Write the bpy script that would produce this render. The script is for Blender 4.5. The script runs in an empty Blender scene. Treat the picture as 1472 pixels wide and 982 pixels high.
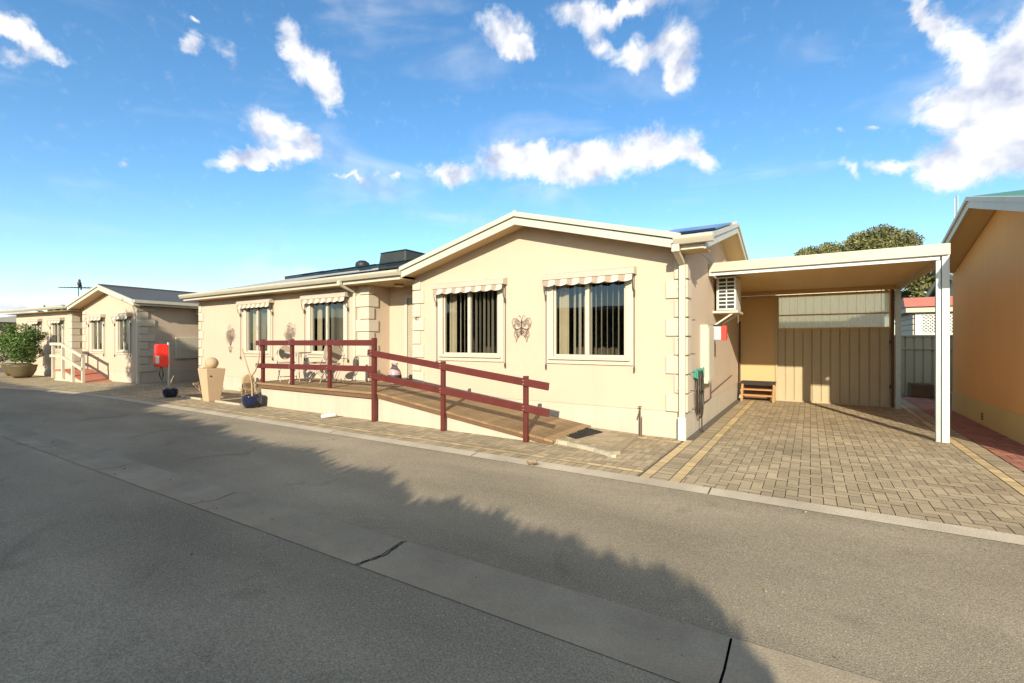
import bpy, bmesh, math, random
from mathutils import Vector, Matrix, noise
R = math.radians
random.seed(7)
sc = bpy.context.scene
COL = sc.collection
OFF = {}

# ------------------------------------------------------------------ materials
def nd(nt, typ, **kw):
    n = nt.nodes.new(typ)
    for k, v in kw.items():
        setattr(n, k, v)
    return n

def mat(name, col, rough=0.7, var=0.06, scale=3.0, bump=0.0, bscale=60.0, metal=0.0, spec=0.4,
        fine=0.0, fscale=80.0, stretch=None, streak=0.0, attr=None, coat=0.0):
    if max(col) > .55 and col[2] > .2: col = (col[0] * .72, col[1] * .75, col[2] * .72)
    m = bpy.data.materials.new(name); m.use_nodes = True
    nt = m.node_tree; b = nt.nodes['Principled BSDF']; L = nt.links
    b.inputs['Roughness'].default_value = rough; b.inputs['Metallic'].default_value = metal
    b.inputs['Specular IOR Level'].default_value = spec
    if coat: b.inputs['Coat Weight'].default_value = coat
    tc = nd(nt, 'ShaderNodeTexCoord')
    src = tc.outputs['Object']
    if stretch:
        mp = nd(nt, 'ShaderNodeMapping'); mp.inputs['Scale'].default_value = stretch
        L.new(src, mp.inputs[0]); src = mp.outputs[0]
    n1 = nd(nt, 'ShaderNodeTexNoise'); n1.inputs['Scale'].default_value = scale
    n1.inputs['Detail'].default_value = 6; n1.inputs['Roughness'].default_value = 0.6
    L.new(src, n1.inputs['Vector'])
    mr = nd(nt, 'ShaderNodeMapRange'); mr.inputs[1].default_value = 0.25; mr.inputs[2].default_value = 0.75
    mr.inputs[3].default_value = 1 - var; mr.inputs[4].default_value = 1 + var
    L.new(n1.outputs[0], mr.inputs[0])
    fac = mr.outputs[0]
    def mul(a, bb):
        q = nd(nt, 'ShaderNodeMath', operation='MULTIPLY'); L.new(a, q.inputs[0]); L.new(bb, q.inputs[1]); return q.outputs[0]
    if fine:
        n2 = nd(nt, 'ShaderNodeTexNoise'); n2.inputs['Scale'].default_value = fscale; n2.inputs['Detail'].default_value = 3
        L.new(tc.outputs['Object'], n2.inputs['Vector'])
        m2 = nd(nt, 'ShaderNodeMapRange'); m2.inputs[1].default_value = 0.3; m2.inputs[2].default_value = 0.7
        m2.inputs[3].default_value = 1 - fine; m2.inputs[4].default_value = 1 + fine
        L.new(n2.outputs[0], m2.inputs[0]); fac = mul(fac, m2.outputs[0])
    if streak:
        mp2 = nd(nt, 'ShaderNodeMapping'); mp2.inputs['Scale'].default_value = (6, 6, 0.35)
        L.new(tc.outputs['Object'], mp2.inputs[0])
        n3 = nd(nt, 'ShaderNodeTexNoise'); n3.inputs['Scale'].default_value = 1.0; n3.inputs['Detail'].default_value = 5
        L.new(mp2.outputs[0], n3.inputs['Vector'])
        m3 = nd(nt, 'ShaderNodeMapRange'); m3.inputs[1].default_value = 0.35; m3.inputs[2].default_value = 0.7
        m3.inputs[3].default_value = 1 + streak * .3; m3.inputs[4].default_value = 1 - streak
        L.new(n3.outputs[0], m3.inputs[0]); fac = mul(fac, m3.outputs[0])
    if attr:
        at = nd(nt, 'ShaderNodeAttribute', attribute_name=attr)
        fac = mul(fac, at.outputs['Fac'])
    vm = nd(nt, 'ShaderNodeVectorMath', operation='SCALE')
    vm.inputs[0].default_value = col[:3]
    L.new(fac, vm.inputs['Scale']); L.new(vm.outputs[0], b.inputs['Base Color'])
    if bump:
        n4 = nd(nt, 'ShaderNodeTexNoise'); n4.inputs['Scale'].default_value = bscale; n4.inputs['Detail'].default_value = 4
        L.new(src if stretch else tc.outputs['Object'], n4.inputs['Vector'])
        bp = nd(nt, 'ShaderNodeBump'); bp.inputs['Strength'].default_value = bump; bp.inputs['Distance'].default_value = 0.01
        L.new(n4.outputs[0], bp.inputs['Height']); L.new(bp.outputs[0], b.inputs['Normal'])
    m['b'] = 1
    return m

M = {}
M['wall'] = mat('cream_render', (.74, .56, .42), .85, .045, .9, .35, 70, streak=.02, fine=.03, fscale=40)
M['plinth'] = mat('pale_plinth_render', (.70, .58, .46), .85, .06, 1.3, .3, 60, streak=.06, fine=.03)
M['trim'] = mat('cream_trim', (.73, .635, .50), .55, .04, 2, .08, 90)
M['pinktrim'] = mat('pinkish_cream_metal', (.66, .54, .43), .45, .05, 3)
M['quoin'] = mat('quoin_render', (.74, .62, .48), .85, .05, 2, .3, 60, fine=.03)
M['gutter'] = mat('gutter_metal', (.67, .585, .46), .4, .05, 2, streak=.04)
M['fascia'] = mat('fascia_board', (.66, .62, .52), .5, .05, 2, streak=.05)
M['darkline'] = mat('dark_joint', (.07, .055, .045), .7)
M['soffit'] = mat('soffit_board', (.74, .52, .30), .8, .03, 2)
M['roof'] = mat('grey_metal_roof', (.10, .088, .066), .5, .08, 1.2)
M['roofpale'] = mat('pale_metal_roof', (.40, .38, .33), .5, .08, 1.2)
M['roofgreen'] = mat('green_metal_roof', (.05, .20, .13), .45, .08, 1.2)
M['white'] = mat('white_paint', (.82, .81, .76), .45, .03, 3, streak=.04)
M['galv'] = mat('galvanised_steel', (.55, .60, .58), .4, .12, 5, metal=.35)
M['carroof'] = mat('carport_underside', (.92, .62, .30), .6, .05, 1.5, stretch=(3, .15, 1))
M['orange'] = mat('tan_render', (.74, .41, .15), .85, .05, .6, .4, 60, streak=.025, fine=.04)
M['orangep'] = mat('tan_plinth', (.80, .60, .27), .85, .08, 1, .35, 50, fine=.04)
M['clad'] = mat('tan_steel_cladding', (.60, .465, .28), .5, .06, 1.2, streak=.06)
M['doorbrown'] = mat('tan_panel', (.54, .36, .16), .6, .05, 1)
M['redrail'] = mat('red_brown_rail_paint', (.115, .024, .018), .5, .14, 4, .15, 60, streak=.08, fine=.06)
M['deck'] = mat('weathered_deck_boards', (.27, .175, .085), .75, .30, 2.0, .3, 30, stretch=(1, 10, 8), fine=.14, fscale=50, attr='tone')
M['deckdark'] = mat('dark_deck_edge', (.15, .085, .045), .8, .2, 3, .2, 40)
M['timber'] = mat('orange_step_timber', (.40, .21, .08), .6, .2, 3, .1, 40, stretch=(1, 8, 8))
M['blackmat'] = mat('black_rubber', (.025, .022, .02), .8, .2, 8)
M['asphalt'] = mat('asphalt', (.31, .258, .172), .9, .12, .55, .5, 150, fine=.34, fscale=95, spec=.25)
M['concrete'] = mat('drain_concrete', (.335, .275, .185), .9, .22, 1.6, .4, 120, fine=.12, fscale=70, spec=.25)
M['kerb'] = mat('kerb_concrete', (.44, .375, .27), .9, .22, 1.6, .4, 90, fine=.10)
M['mortar'] = mat('paver_joint_sand', (.13, .11, .08), .95, .2, 5)
M['paver'] = mat('grey_brown_paver', (.41, .325, .198), .9, .18, 1.1, .5, 90, fine=.14, fscale=90, attr='tone', spec=.25)
M['paveryel'] = mat('yellow_paver', (.80, .57, .30), .9, .10, 2, .5, 90, fine=.10, attr='tone', spec=.25)
M['paverred'] = mat('red_paver', (.40, .17, .11), .9, .12, 2, .5, 90, fine=.12, attr='tone', spec=.25)
M['earth'] = mat('bare_ground', (.20, .16, .11), .95, .2, .4, .5, 20, fine=.1)
M['soil'] = mat('garden_soil', (.09, .06, .035), .95, .3, 8, 1, 30, fine=.3)
M['leaf'] = mat('leaf_green', (.09, .15, .03), .6, .3, 3, attr='tone')
M['leafdark'] = mat('leaf_dark_green', (.035, .07, .025), .65, .3, 2, attr='tone')
M['leafolive'] = mat('leaf_olive', (.17, .17, .055), .6, .3, 2, attr='tone')
M['bark'] = mat('bark', (.16, .11, .07), .9, .2, 6, .6, 20)
M['twig'] = mat('bare_twig', (.40, .28, .16), .8, .2, 6)
M['bluepot'] = mat('blue_glaze', (.005, .011, .042), .12, .2, 3, coat=.6)
M['peach'] = mat('peach_planter', (.72, .48, .30), .8, .05, 3, .15, 60)
M['ball'] = mat('tan_stone_ball', (.60, .42, .25), .8, .10, 6, .2, 60)
M['olivepot'] = mat('olive_brown_pot', (.115, .09, .045), .45, .15, 4)
M['redbag'] = mat('red_vinyl', (.75, .03, .02), .35, .05, 3)
M['green'] = mat('green_plastic', (.04, .25, .17), .4)
M['hose'] = mat('dark_hose', (.055, .045, .03), .5, .2, 20)
M['black'] = mat('black_plastic', (.02, .022, .02), .5, .2, 5)
M['coolerc'] = mat('black_cooler_cover', (.030, .036, .030), .55, .25, 3, .3, 8)
M['grey'] = mat('grey_plastic', (.42, .45, .45), .5)
M['redp'] = mat('red_plastic', (.70, .05, .03), .4)
M['iron'] = mat('rusty_iron', (.085, .05, .035), .7, .2, 10)
M['ironpale'] = mat('pale_wire', (.20, .16, .12), .6, .2, 10)
M['chairmetal'] = mat('grey_metal_tube', (.50, .46, .38), .4, .1, 5)
M['rattan'] = mat('woven_rattan', (.34, .27, .18), .8, .3, 40, .8, 120)
M['solar'] = mat('solar_absorber', (.012, .022, .022), .35, .1, 4)
M['pv'] = mat('blue_solar_panel', (.006, .013, .045), .15, .1, 4)
M['stripe'] = mat('tan_awning_stripe', (.34, .27, .19), .85, .05, 8)
M['stripe2'] = mat('cream_awning_stripe', (.76, .68, .52), .85, .05, 8)
M['blind'] = mat('vertical_blind', (.80, .76, .68), .7, .04, 3)
M['curtain'] = mat('sage_curtain', (.74, .68, .54), .8, .08, 3)
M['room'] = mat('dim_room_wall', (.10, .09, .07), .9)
M['fence'] = mat('grey_green_steel_fence', (.44, .40, .27), .5, .05, 1, streak=.05)
M['shedwall'] = mat('shed_boards', (.50, .44, .34), .7, .05, 1)
M['shedroof'] = mat('red_shed_roof', (.40, .14, .10), .6)
M['vase1'] = mat('pink_glazed_vase', (.50, .32, .30), .25, .3, 12, coat=.4)
M['redramp'] = mat('red_ramp_surface', (.42, .15, .09), .8, .1, 3)
M['edgebrick'] = mat('cream_edging_brick', (.60, .52, .38), .85, .08, 4, .3, 60, attr='tone')
M['landing'] = mat('tan_landing_slab', (.34, .27, .17), .9, .12, 3, .4, 60, fine=.1)
M['leaflit'] = mat('dry_leaf', (.30, .18, .08), .8)

def glass_mat():
    m = bpy.data.materials.new('window_glass'); m.use_nodes = True
    nt = m.node_tree; nt.nodes.clear(); L = nt.links
    o = nd(nt, 'ShaderNodeOutputMaterial'); mx = nd(nt, 'ShaderNodeMixShader')
    t = nd(nt, 'ShaderNodeBsdfTransparent'); t.inputs[0].default_value = (.9, .88, .84, 1)
    g = nd(nt, 'ShaderNodeBsdfGlossy'); g.inputs['Roughness'].default_value = .01; g.inputs['Color'].default_value = (.9, .95, 1, 1)
    f = nd(nt, 'ShaderNodeFresnel'); f.inputs[0].default_value = 1.5
    n = nd(nt, 'ShaderNodeTexNoise'); n.inputs['Scale'].default_value = 1.5
    tc = nd(nt, 'ShaderNodeTexCoord'); L.new(tc.outputs['Object'], n.inputs['Vector'])
    bp = nd(nt, 'ShaderNodeBump'); bp.inputs['Strength'].default_value = .04; bp.inputs['Distance'].default_value = .02
    L.new(n.outputs[0], bp.inputs['Height']); L.new(bp.outputs[0], g.inputs['Normal'])
    a = nd(nt, 'ShaderNodeMath', operation='MULTIPLY_ADD'); a.inputs[1].default_value = 1.3; a.inputs[2].default_value = .02
    L.new(f.outputs[0], a.inputs[0])
    ge = nd(nt, 'ShaderNodeNewGeometry'); iv = nd(nt, 'ShaderNodeMath', operation='SUBTRACT'); iv.inputs[0].default_value = 1; L.new(ge.outputs['Backfacing'], iv.inputs[1])
    mm = nd(nt, 'ShaderNodeMath', operation='MULTIPLY'); L.new(a.outputs[0], mm.inputs[0]); L.new(iv.outputs[0], mm.inputs[1])
    L.new(mm.outputs[0], mx.inputs[0]); L.new(t.outputs[0], mx.inputs[1]); L.new(g.outputs[0], mx.inputs[2])
    L.new(mx.outputs[0], o.inputs[0])
    return m
M['glass'] = glass_mat()

def poly_mat():
    m = bpy.data.materials.new('translucent_ribbed_sheet'); m.use_nodes = True
    nt = m.node_tree; nt.nodes.clear(); L = nt.links
    o = nd(nt, 'ShaderNodeOutputMaterial'); mx = nd(nt, 'ShaderNodeMixShader'); mx2 = nd(nt, 'ShaderNodeMixShader')
    mx.inputs[0].default_value = .74; mx2.inputs[0].default_value = .18
    t = nd(nt, 'ShaderNodeBsdfTransparent'); t.inputs[0].default_value = (.92, .93, .84, 1)
    tr = nd(nt, 'ShaderNodeBsdfTranslucent'); tr.inputs[0].default_value = (.85, .86, .68, 1)
    g = nd(nt, 'ShaderNodeBsdfDiffuse'); g.inputs[0].default_value = (.7, .7, .55, 1)
    L.new(t.outputs[0], mx.inputs[1]); L.new(tr.outputs[0], mx.inputs[2])
    L.new(mx.outputs[0], mx2.inputs[1]); L.new(g.outputs[0], mx2.inputs[2]); L.new(mx2.outputs[0], o.inputs[0])
    return m
M['poly'] = poly_mat()

def asphalt_extra():
    # big tyre-polished / mottled areas plus pale aggregate chips
    m = M['asphalt']; nt = m.node_tree; L = nt.links; b = nt.nodes['Principled BSDF']
    tc = nd(nt, 'ShaderNodeTexCoord')
    vo = nd(nt, 'ShaderNodeTexVoronoi'); vo.inputs['Scale'].default_value = 42
    L.new(tc.outputs['Object'], vo.inputs['Vector'])
    sp = nd(nt, 'ShaderNodeMapRange'); sp.inputs[1].default_value = .10; sp.inputs[2].default_value = .2
    sp.inputs[3].default_value = 1; sp.inputs[4].default_value = 0
    L.new(vo.outputs['Distance'], sp.inputs[0])
    sx = nd(nt, 'ShaderNodeSeparateColor'); L.new(vo.outputs['Color'], sx.inputs[0])
    gt = nd(nt, 'ShaderNodeMath', operation='GREATER_THAN'); gt.inputs[1].default_value = .72
    L.new(sx.outputs[0], gt.inputs[0])
    mu = nd(nt, 'ShaderNodeMath', operation='MULTIPLY'); L.new(sp.outputs[0], mu.inputs[0]); L.new(gt.outputs[0], mu.inputs[1])
    old = b.inputs['Base Color'].links[0].from_socket
    big = nd(nt, 'ShaderNodeTexNoise'); big.inputs['Scale'].default_value = .5; big.inputs['Detail'].default_value = 4
    mp = nd(nt, 'ShaderNodeMapping'); mp.inputs['Scale'].default_value = (.5, 1.6, 1); L.new(tc.outputs['Object'], mp.inputs[0])
    L.new(mp.outputs[0], big.inputs['Vector'])
    br = nd(nt, 'ShaderNodeMapRange'); br.inputs[1].default_value = .35; br.inputs[2].default_value = .65
    br.inputs[3].default_value = .78; br.inputs[4].default_value = 1.2; L.new(big.outputs[0], br.inputs[0])
    sc2 = nd(nt, 'ShaderNodeVectorMath', operation='SCALE'); L.new(old, sc2.inputs[0]); L.new(br.outputs[0], sc2.inputs['Scale'])
    st = nd(nt, 'ShaderNodeTexNoise'); st.inputs['Scale'].default_value = 1.3; st.inputs['Detail'].default_value = 7; st.inputs['Distortion'].default_value = 1.2
    L.new(tc.outputs['Object'], st.inputs['Vector'])
    s2 = nd(nt, 'ShaderNodeMapRange'); s2.inputs[1].default_value = .60; s2.inputs[2].default_value = .72; s2.inputs[3].default_value = 1; s2.inputs[4].default_value = .80; L.new(st.outputs[0], s2.inputs[0])
    sc4 = nd(nt, 'ShaderNodeVectorMath', operation='SCALE'); L.new(sc2.outputs[0], sc4.inputs[0]); L.new(s2.outputs[0], sc4.inputs['Scale']); sc2 = sc4
    mx = nd(nt, 'ShaderNodeMix', data_type='RGBA')
    L.new(mu.outputs[0], mx.inputs[0]); L.new(sc2.outputs[0], mx.inputs[6]); mx.inputs[7].default_value = (.62, .54, .36, 1)
    L.new(mx.outputs[2], b.inputs['Base Color'])
asphalt_extra()

# ------------------------------------------------------------------ mesh helpers
class MB:
    def __init__(s): s.v = []; s.f = []; s.mi = []; s.tone = []; s.cur = 0; s.ct = 1.0
    def face(s, pts, mi=None):
        b = len(s.v); s.v += [tuple(p) for p in pts]; s.f.append(tuple(range(b, b + len(pts))))
        s.mi.append(s.cur if mi is None else mi); s.tone.append(s.ct)
        return s
    def box(s, x0, x1, y0, y1, z0, z1):
        b = len(s.v)
        s.v += [(x0, y0, z0), (x1, y0, z0), (x1, y1, z0), (x0, y1, z0), (x0, y0, z1), (x1, y0, z1), (x1, y1, z1), (x0, y1, z1)]
        for q in ((0, 3, 2, 1), (4, 5, 6, 7), (0, 1, 5, 4), (1, 2, 6, 5), (2, 3, 7, 6), (3, 0, 4, 7)):
            s.f.append(tuple(b + i for i in q)); s.mi.append(s.cur); s.tone.append(s.ct)
        return s
    def hexa(s, pts):   # 8 points: bottom 4 (ccw from above), top 4
        b = len(s.v); s.v += [tuple(p) for p in pts]
        for q in ((0, 3, 2, 1), (4, 5, 6, 7), (0, 1, 5, 4), (1, 2, 6, 5), (2, 3, 7, 6), (3, 0, 4, 7)):
            s.f.append(tuple(b + i for i in q)); s.mi.append(s.cur); s.tone.append(s.ct)
        return s
    def prism(s, poly, axis, a, c):   # poly in the two other axes, extruded along axis from a to c
        n = len(poly); b = len(s.v)
        def P(p, t):
            if axis == 'x': return (t, p[0], p[1])
            if axis == 'y': return (p[0], t, p[1])
            return (p[0], p[1], t)
        for t in (a, c):
            for p in poly: s.v.append(P(p, t))
        s.f.append(tuple(b + i for i in range(n))); s.f.append(tuple(b + n + i for i in reversed(range(n))))
        s.mi += [s.cur] * 2; s.tone += [s.ct] * 2
        for i in range(n):
            j = (i + 1) % n
            s.f.append((b + j, b + i, b + n + i, b + n + j)); s.mi.append(s.cur); s.tone.append(s.ct)
        return s
    def tube(s, pts, r, n=8, closed=False, taper=None):
        pts = [Vector(p) for p in pts]; m = len(pts); b = len(s.v)
        for i, p in enumerate(pts):
            a = pts[i - 1] if (i > 0 or closed) else p
            c = pts[(i + 1) % m] if (i < m - 1 or closed) else p
            d = (c - a)
            d = d.normalized() if d.length > 1e-9 else Vector((0, 0, 1))
            u = d.cross(Vector((0, 0, 1)))
            if u.length < 1e-3: u = d.cross(Vector((0, 1, 0)))
            u.normalize(); w = d.cross(u)
            rr = r * (1 - (1 - taper) * i / max(1, m - 1)) if taper is not None else r
            for k in range(n):
                t = 2 * math.pi * k / n
                s.v.append(tuple(p + (u * math.cos(t) + w * math.sin(t)) * rr))
        rng = m if closed else m - 1
        for i in range(rng):
            for k in range(n):
                k2 = (k + 1) % n; i2 = (i + 1) % m
                s.f.append((b + i * n + k, b + i * n + k2, b + i2 * n + k2, b + i2 * n + k)); s.mi.append(s.cur); s.tone.append(s.ct)
        if not closed:
            s.f.append(tuple(b + k for k in reversed(range(n)))); s.f.append(tuple(b + (m - 1) * n + k for k in range(n)))
            s.mi += [s.cur] * 2; s.tone += [s.ct] * 2
        return s
    def bar(s, p, q, w, h):   # rectangular bar from p to q; w horizontal, h vertical-ish
        p, q = Vector(p), Vector(q); d = (q - p).normalized()
        u = d.cross(Vector((0, 0, 1)))
        if u.length < 1e-3: u = Vector((1, 0, 0))
        u.normalize(); t = u.cross(d).normalized()
        u *= w / 2; t *= h / 2
        return s.hexa([p - u - t, p + u - t, q + u - t, q - u - t, p - u + t, p + u + t, q + u + t, q - u + t])
    def lathe(s, prof, c=(0, 0, 0), n=24, sx=1, sy=1):
        b = len(s.v)
        for (r, z) in prof:
            for k in range(n):
                t = 2 * math.pi * k / n
                s.v.append((c[0] + r * sx * math.cos(t), c[1] + r * sy * math.sin(t), c[2] + z))
        for i in range(len(prof) - 1):
            for k in range(n):
                k2 = (k + 1) % n
                s.f.append((b + i * n + k, b + i * n + k2, b + (i + 1) * n + k2, b + (i + 1) * n + k)); s.mi.append(s.cur); s.tone.append(s.ct)
        s.f.append(tuple(b + k for k in reversed(range(n)))); s.f.append(tuple(b + (len(prof) - 1) * n + k for k in range(n)))
        s.mi += [s.cur] * 2; s.tone += [s.ct] * 2
        return s
    def leaf(s, p, d, l, w):
        d = Vector(d).normalized(); u = d.cross(Vector((random.gauss(0, 1), random.gauss(0, 1), random.gauss(0, 1)))).normalized() * w / 2
        p = Vector(p)
        s.face([p - u * .4, p + d * l * .45 - u, p + d * l, p + d * l * .45 + u])
    def build(s, name, m, parent=None, smooth=False, bevel=0):
        off = Vector(OFF.get(parent.name, (0, 0, 0))) if parent else Vector((0, 0, 0))
        me = bpy.data.meshes.new(name)
        me.from_pydata([tuple(Vector(p) - off) for p in s.v], [], s.f)
        for q in (m if isinstance(m, (list, tuple)) else [m]): me.materials.append(q)
        me.polygons.foreach_set('material_index', s.mi)
        at = me.attributes.new('tone', 'FLOAT', 'FACE'); at.data.foreach_set('value', s.tone)
        if smooth: me.polygons.foreach_set('use_smooth', [True] * len(s.f))
        me.update()
        o = bpy.data.objects.new(name, me); COL.objects.link(o)
        if parent:
            o.parent = parent; OFF[o.name] = tuple(off)
        if bevel:
            md = o.modifiers.new('edge', 'BEVEL'); md.width = bevel; md.segments = 2; md.limit_method = 'ANGLE'
        if smooth:
            try:
                md = o.modifiers.new('wn', 'WEIGHTED_NORMAL')
            except Exception: pass
        return o

def tag(o, label, cat, group=None, kind=None):
    if label: o['label'] = label
    if cat: o['category'] = cat
    if group: o['group'] = group
    if kind: o['kind'] = kind
    return o
def thing(name, label, cat, loc=(0, 0, 0), rz=0, group=None, local=False):
    o = bpy.data.objects.new(name, None); COL.objects.link(o); o.location = loc; o.rotation_euler = (0, 0, rz)
    o.empty_display_size = .2
    OFF[o.name] = (0, 0, 0) if local else tuple(loc)
    return tag(o, label, cat, group)
def struct(name, mb, m, **k):
    o = mb.build(name, m, **k); o['kind'] = 'structure'; return o
def copy_tree(o, parent=None):
    c = o.copy(); COL.objects.link(c); c.parent = parent
    for ch in o.children: copy_tree(ch, c)
    return c

def wallgrid(mb, P, L0, L1, z0, z1, holes, th):
    """wall panel in (s,z) with rectangular openings; P(s,d,z)->xyz, d = depth inwards"""
    xs = sorted({L0, L1} | {h[0] for h in holes} | {h[1] for h in holes})
    zs = sorted({z0, z1} | {h[2] for h in holes} | {h[3] for h in holes})
    def hole(a, b):
        return any(h[0] - 1e-6 < a < h[1] + 1e-6 and h[2] - 1e-6 < b < h[3] + 1e-6 for h in holes)
    for i in range(len(xs) - 1):
        for j in range(len(zs) - 1):
            a, b, c, d = xs[i], xs[i + 1], zs[j], zs[j + 1]
            if hole((a + b) / 2, (c + d) / 2): continue
            mb.face([P(a, 0, c), P(b, 0, c), P(b, 0, d), P(a, 0, d)])
            mb.face([P(a, th, c), P(a, th, d), P(b, th, d), P(b, th, c)])
    for h in holes + [(L0, L1, z0, z1)]:
        a, b, c, d = h
        mb.face([P(a, 0, c), P(a, th, c), P(b, th, c), P(b, 0, c)])
        mb.face([P(a, 0, d), P(b, 0, d), P(b, th, d), P(a, th, d)])
        mb.face([P(a, 0, c), P(a, 0, d), P(a, th, d), P(a, th, c)])
        mb.face([P(b, 0, c), P(b, th, c), P(b, th, d), P(b, 0, d)])

def front(y): return lambda s, d, z: (s, y + d, z)
def side(x, sg=1): return lambda s, d, z: (x - sg * d, s, z)   # facing +X when sg=1

# ------------------------------------------------------------------ a window with frame, panes, blinds, awning
def window(house, x0, x1, z0, z1, y, awn=True, openl=True, slat=.105, tone=0, curtain=True, aw=None, scal=7):
    """x0..x1,z0..z1 the glass opening on a wall facing -Y at y"""
    b = .135
    w = MB()
    # rendered surround
    yo = y - .035
    w.box(x0 - b, x0, yo, y + .02, z0 - b, z1 + b * .9).box(x1, x1 + b, yo, y + .02, z0 - b, z1 + b * .9)
    w.box(x0 + .0005, x1 - .0005, yo, y + .02, z1, z1 + b * .9).box(x0 + .0005, x1 - .0005, yo, y + .02, z0 - b, z0)
    win = w.build('window', M['trim'], house, bevel=.006)
    f = MB(); t = .035; yf = y + .012
    f.box(x0, x0 + t, yf, yf + .05, z0, z1).box(x1 - t, x1, yf, yf + .05, z0, z1)
    f.box(x0 + t, x1 - t, yf + .001, yf + .05, z1 - t, z1).box(x0 + t, x1 - t, yf + .001, yf + .05, z0, z0 + t)
    xm = (x0 + x1) / 2 - .02
    f.box(xm - .035, xm + .035, yf - .012, yf + .045, z0 + t, z1 - t)
    f.box(xm + .002, xm + .028, yf - .03, yf - .012, z0 + (z1 - z0) * .48, z0 + (z1 - z0) * .56)
    f.build('frame', M['trim'], win)
    s = MB(); s.hexa([(x0 - b * .6, yo - .045, z0 - .055), (x1 + b * .6, yo - .045, z0 - .055), (x1 + b * .6, yo, z0 - .055), (x0 - b * .6, yo, z0 - .055),
                      (x0 - b * .6, yo - .045, z0 - .03), (x1 + b * .6, yo - .045, z0 - .03), (x1 + b * .6, yo, z0 - .015), (x0 - b * .6, yo, z0 - .015)])
    s.build('sill', M['trim'], win)
    for (a, c) in ((x0 + t, xm - .035), (xm + .035, x1 - t)):
        MB().box(a, c, yf + .022, yf + .027, z0 + t, z1 - t).build('pane', M['glass'], win)
    # blinds
    bl = MB(); x = x0 + .03; yb = y + .17
    rr = random.Random(int(abs(x0) * 100))
    while x < x1 - .03:
        left = x < xm
        ang = R((138 if left else 103) + rr.uniform(-5, 5)) if not curtain or x > x0 + .25 else None
        if ang is not None:
            dx, dy = math.cos(ang) * .05, math.sin(ang) * .05
            sw = rr.uniform(-.004, .004)
            bl.hexa([(x - dx, yb - dy, z0 - .05), (x - dx + .003, yb - dy - .001, z0 - .05), (x + dx + .003 + sw, yb + dy - .001, z0 - .05), (x + dx + sw, yb + dy, z0 - .05),
                     (x - dx, yb - dy, z1 + .02), (x - dx + .003, yb - dy - .001, z1 + .02), (x + dx + .003, yb + dy - .001, z1 + .02), (x + dx, yb + dy, z1 + .02)])
        x += slat
    bl.build('blind', M['blind'], win)
    if curtain:
        c = MB(); n = 26; pr = None
        for i in range(n + 1):
            xx = x0 + .02 + .20 * i / n; yy = yb + .02 + .025 * math.sin(i * 1.45) + rr.uniform(-.004, .004)
            if pr: c.face([(pr[0], pr[1], z0 - .1), (xx, yy, z0 - .1), (xx, yy, z1 + .02), (pr[0], pr[1], z1 + .02)])
            pr = (xx, yy)
        c.build('curtain', M['curtain'], win, smooth=True)
    if awn:
        a0, a1 = aw if aw else (x0 - .17, x1 + .17)
        zb = z1 + .06; d = .17
        p = MB()
        p.prism([(y - d, zb), (y - .005, zb), (y - .005, zb + .14), (y - d + .03, zb + .11), (y - d, zb + .08)], 'x', a0, a1)
        awn_ = p.build('awning', M['pinktrim'], house, bevel=.004)
        v = MB(); n = scal; seg = 8; W = (a1 - a0 - .06) / n
        zt = zb + .005
        for k in range(n):
            for j in range(seg):
                u0, u1 = j / seg, (j + 1) / seg
                def zz(u): return zb - .095 - .03 * math.sin(math.pi * u)
                def yy(u): return y - d + .01 + .012 * math.cos(2 * math.pi * u)
                xa, xb = a0 + .03 + (k + u0) * W, a0 + .03 + (k + u1) * W
                mi = 0 if (j < seg / 2) else 1
                v.face([(xa, yy(u0) - .025, zz(u0)), (xb, yy(u1) - .025, zz(u1)), (xb, y - d + .02, zt), (xa, y - d + .02, zt)], mi)
        v.build('valance', [M['stripe'], M['stripe2']], awn_)
        for xx in (a0 + .03, a1 - .03):
            q = MB(); q.tube([(xx, y - d + .02, zb), (xx, y - .12, zb - .22), (xx, y - .05, zb - .3)], .008, 6)
            q.tube([(xx, y - .045, zb), (xx, y - .045, z0 - .18)], .006, 6)
            q.box(xx - .012, xx + .012, y - .07, y - .036, zb - .36, zb - .26)
            q.box(xx - .01, xx + .01, y - .065, y - .036, z0 - .24, z0 - .15)
            q.build('awning_arm', M['darkline'], awn_)
    return win

def quoins(house, x, y, sx, z0=.42, z1=2.9, big=.33, small=.19, h=.295, sidebig=.30, sidesmall=.17, first=True, ph=None):
    """corner at (x,y); the wall runs from it in direction sx along X; the other wall runs along +Y"""
    q = MB(); z = z0; k = 0 if first else 1
    while z < z1 - .05:
        zt = min(z + h, z1)
        a = big if k % 2 == 0 else small; b = sidebig if k % 2 == 0 else sidesmall
        xs = sorted((x + sx * a, x - sx * .036))
        q.box(xs[0], xs[1], y - .036, y + b, z + .010, zt - .010)
        z = zt; k += 1
    return q.build('quoin', M['quoin'], house, bevel=.01)

def gutter(house, x0, x1, y, z, name='gutter', axis='x', sg=-1):
    """ogee gutter along an axis, its back at y (or x), opening upward; sg = outward sign"""
    pr = [(0, 0), (0, .115), (.012, .115), (.012, .012), (.075, .012), (.098, .05), (.112, .075), (.112, .115), (.125, .115), (.125, .072), (.108, .04), (.082, 0)]
    g = MB()
    g.prism([(y + sg * a, z + b) for a, b in pr], axis, x0, x1)
    # end caps
    cap = [(0.002, .002), (.002, .10), (.11, .10), (.11, .07), (.085, .004)]
    for e in (x0, x1):
        s = .003 if e == x0 else -.003
        g.prism([(y + sg * a, z + b) for a, b in cap], axis, e + s * .3, e + s)
    return g.build(name, M['gutter'], house)

TAN = .26
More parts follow.
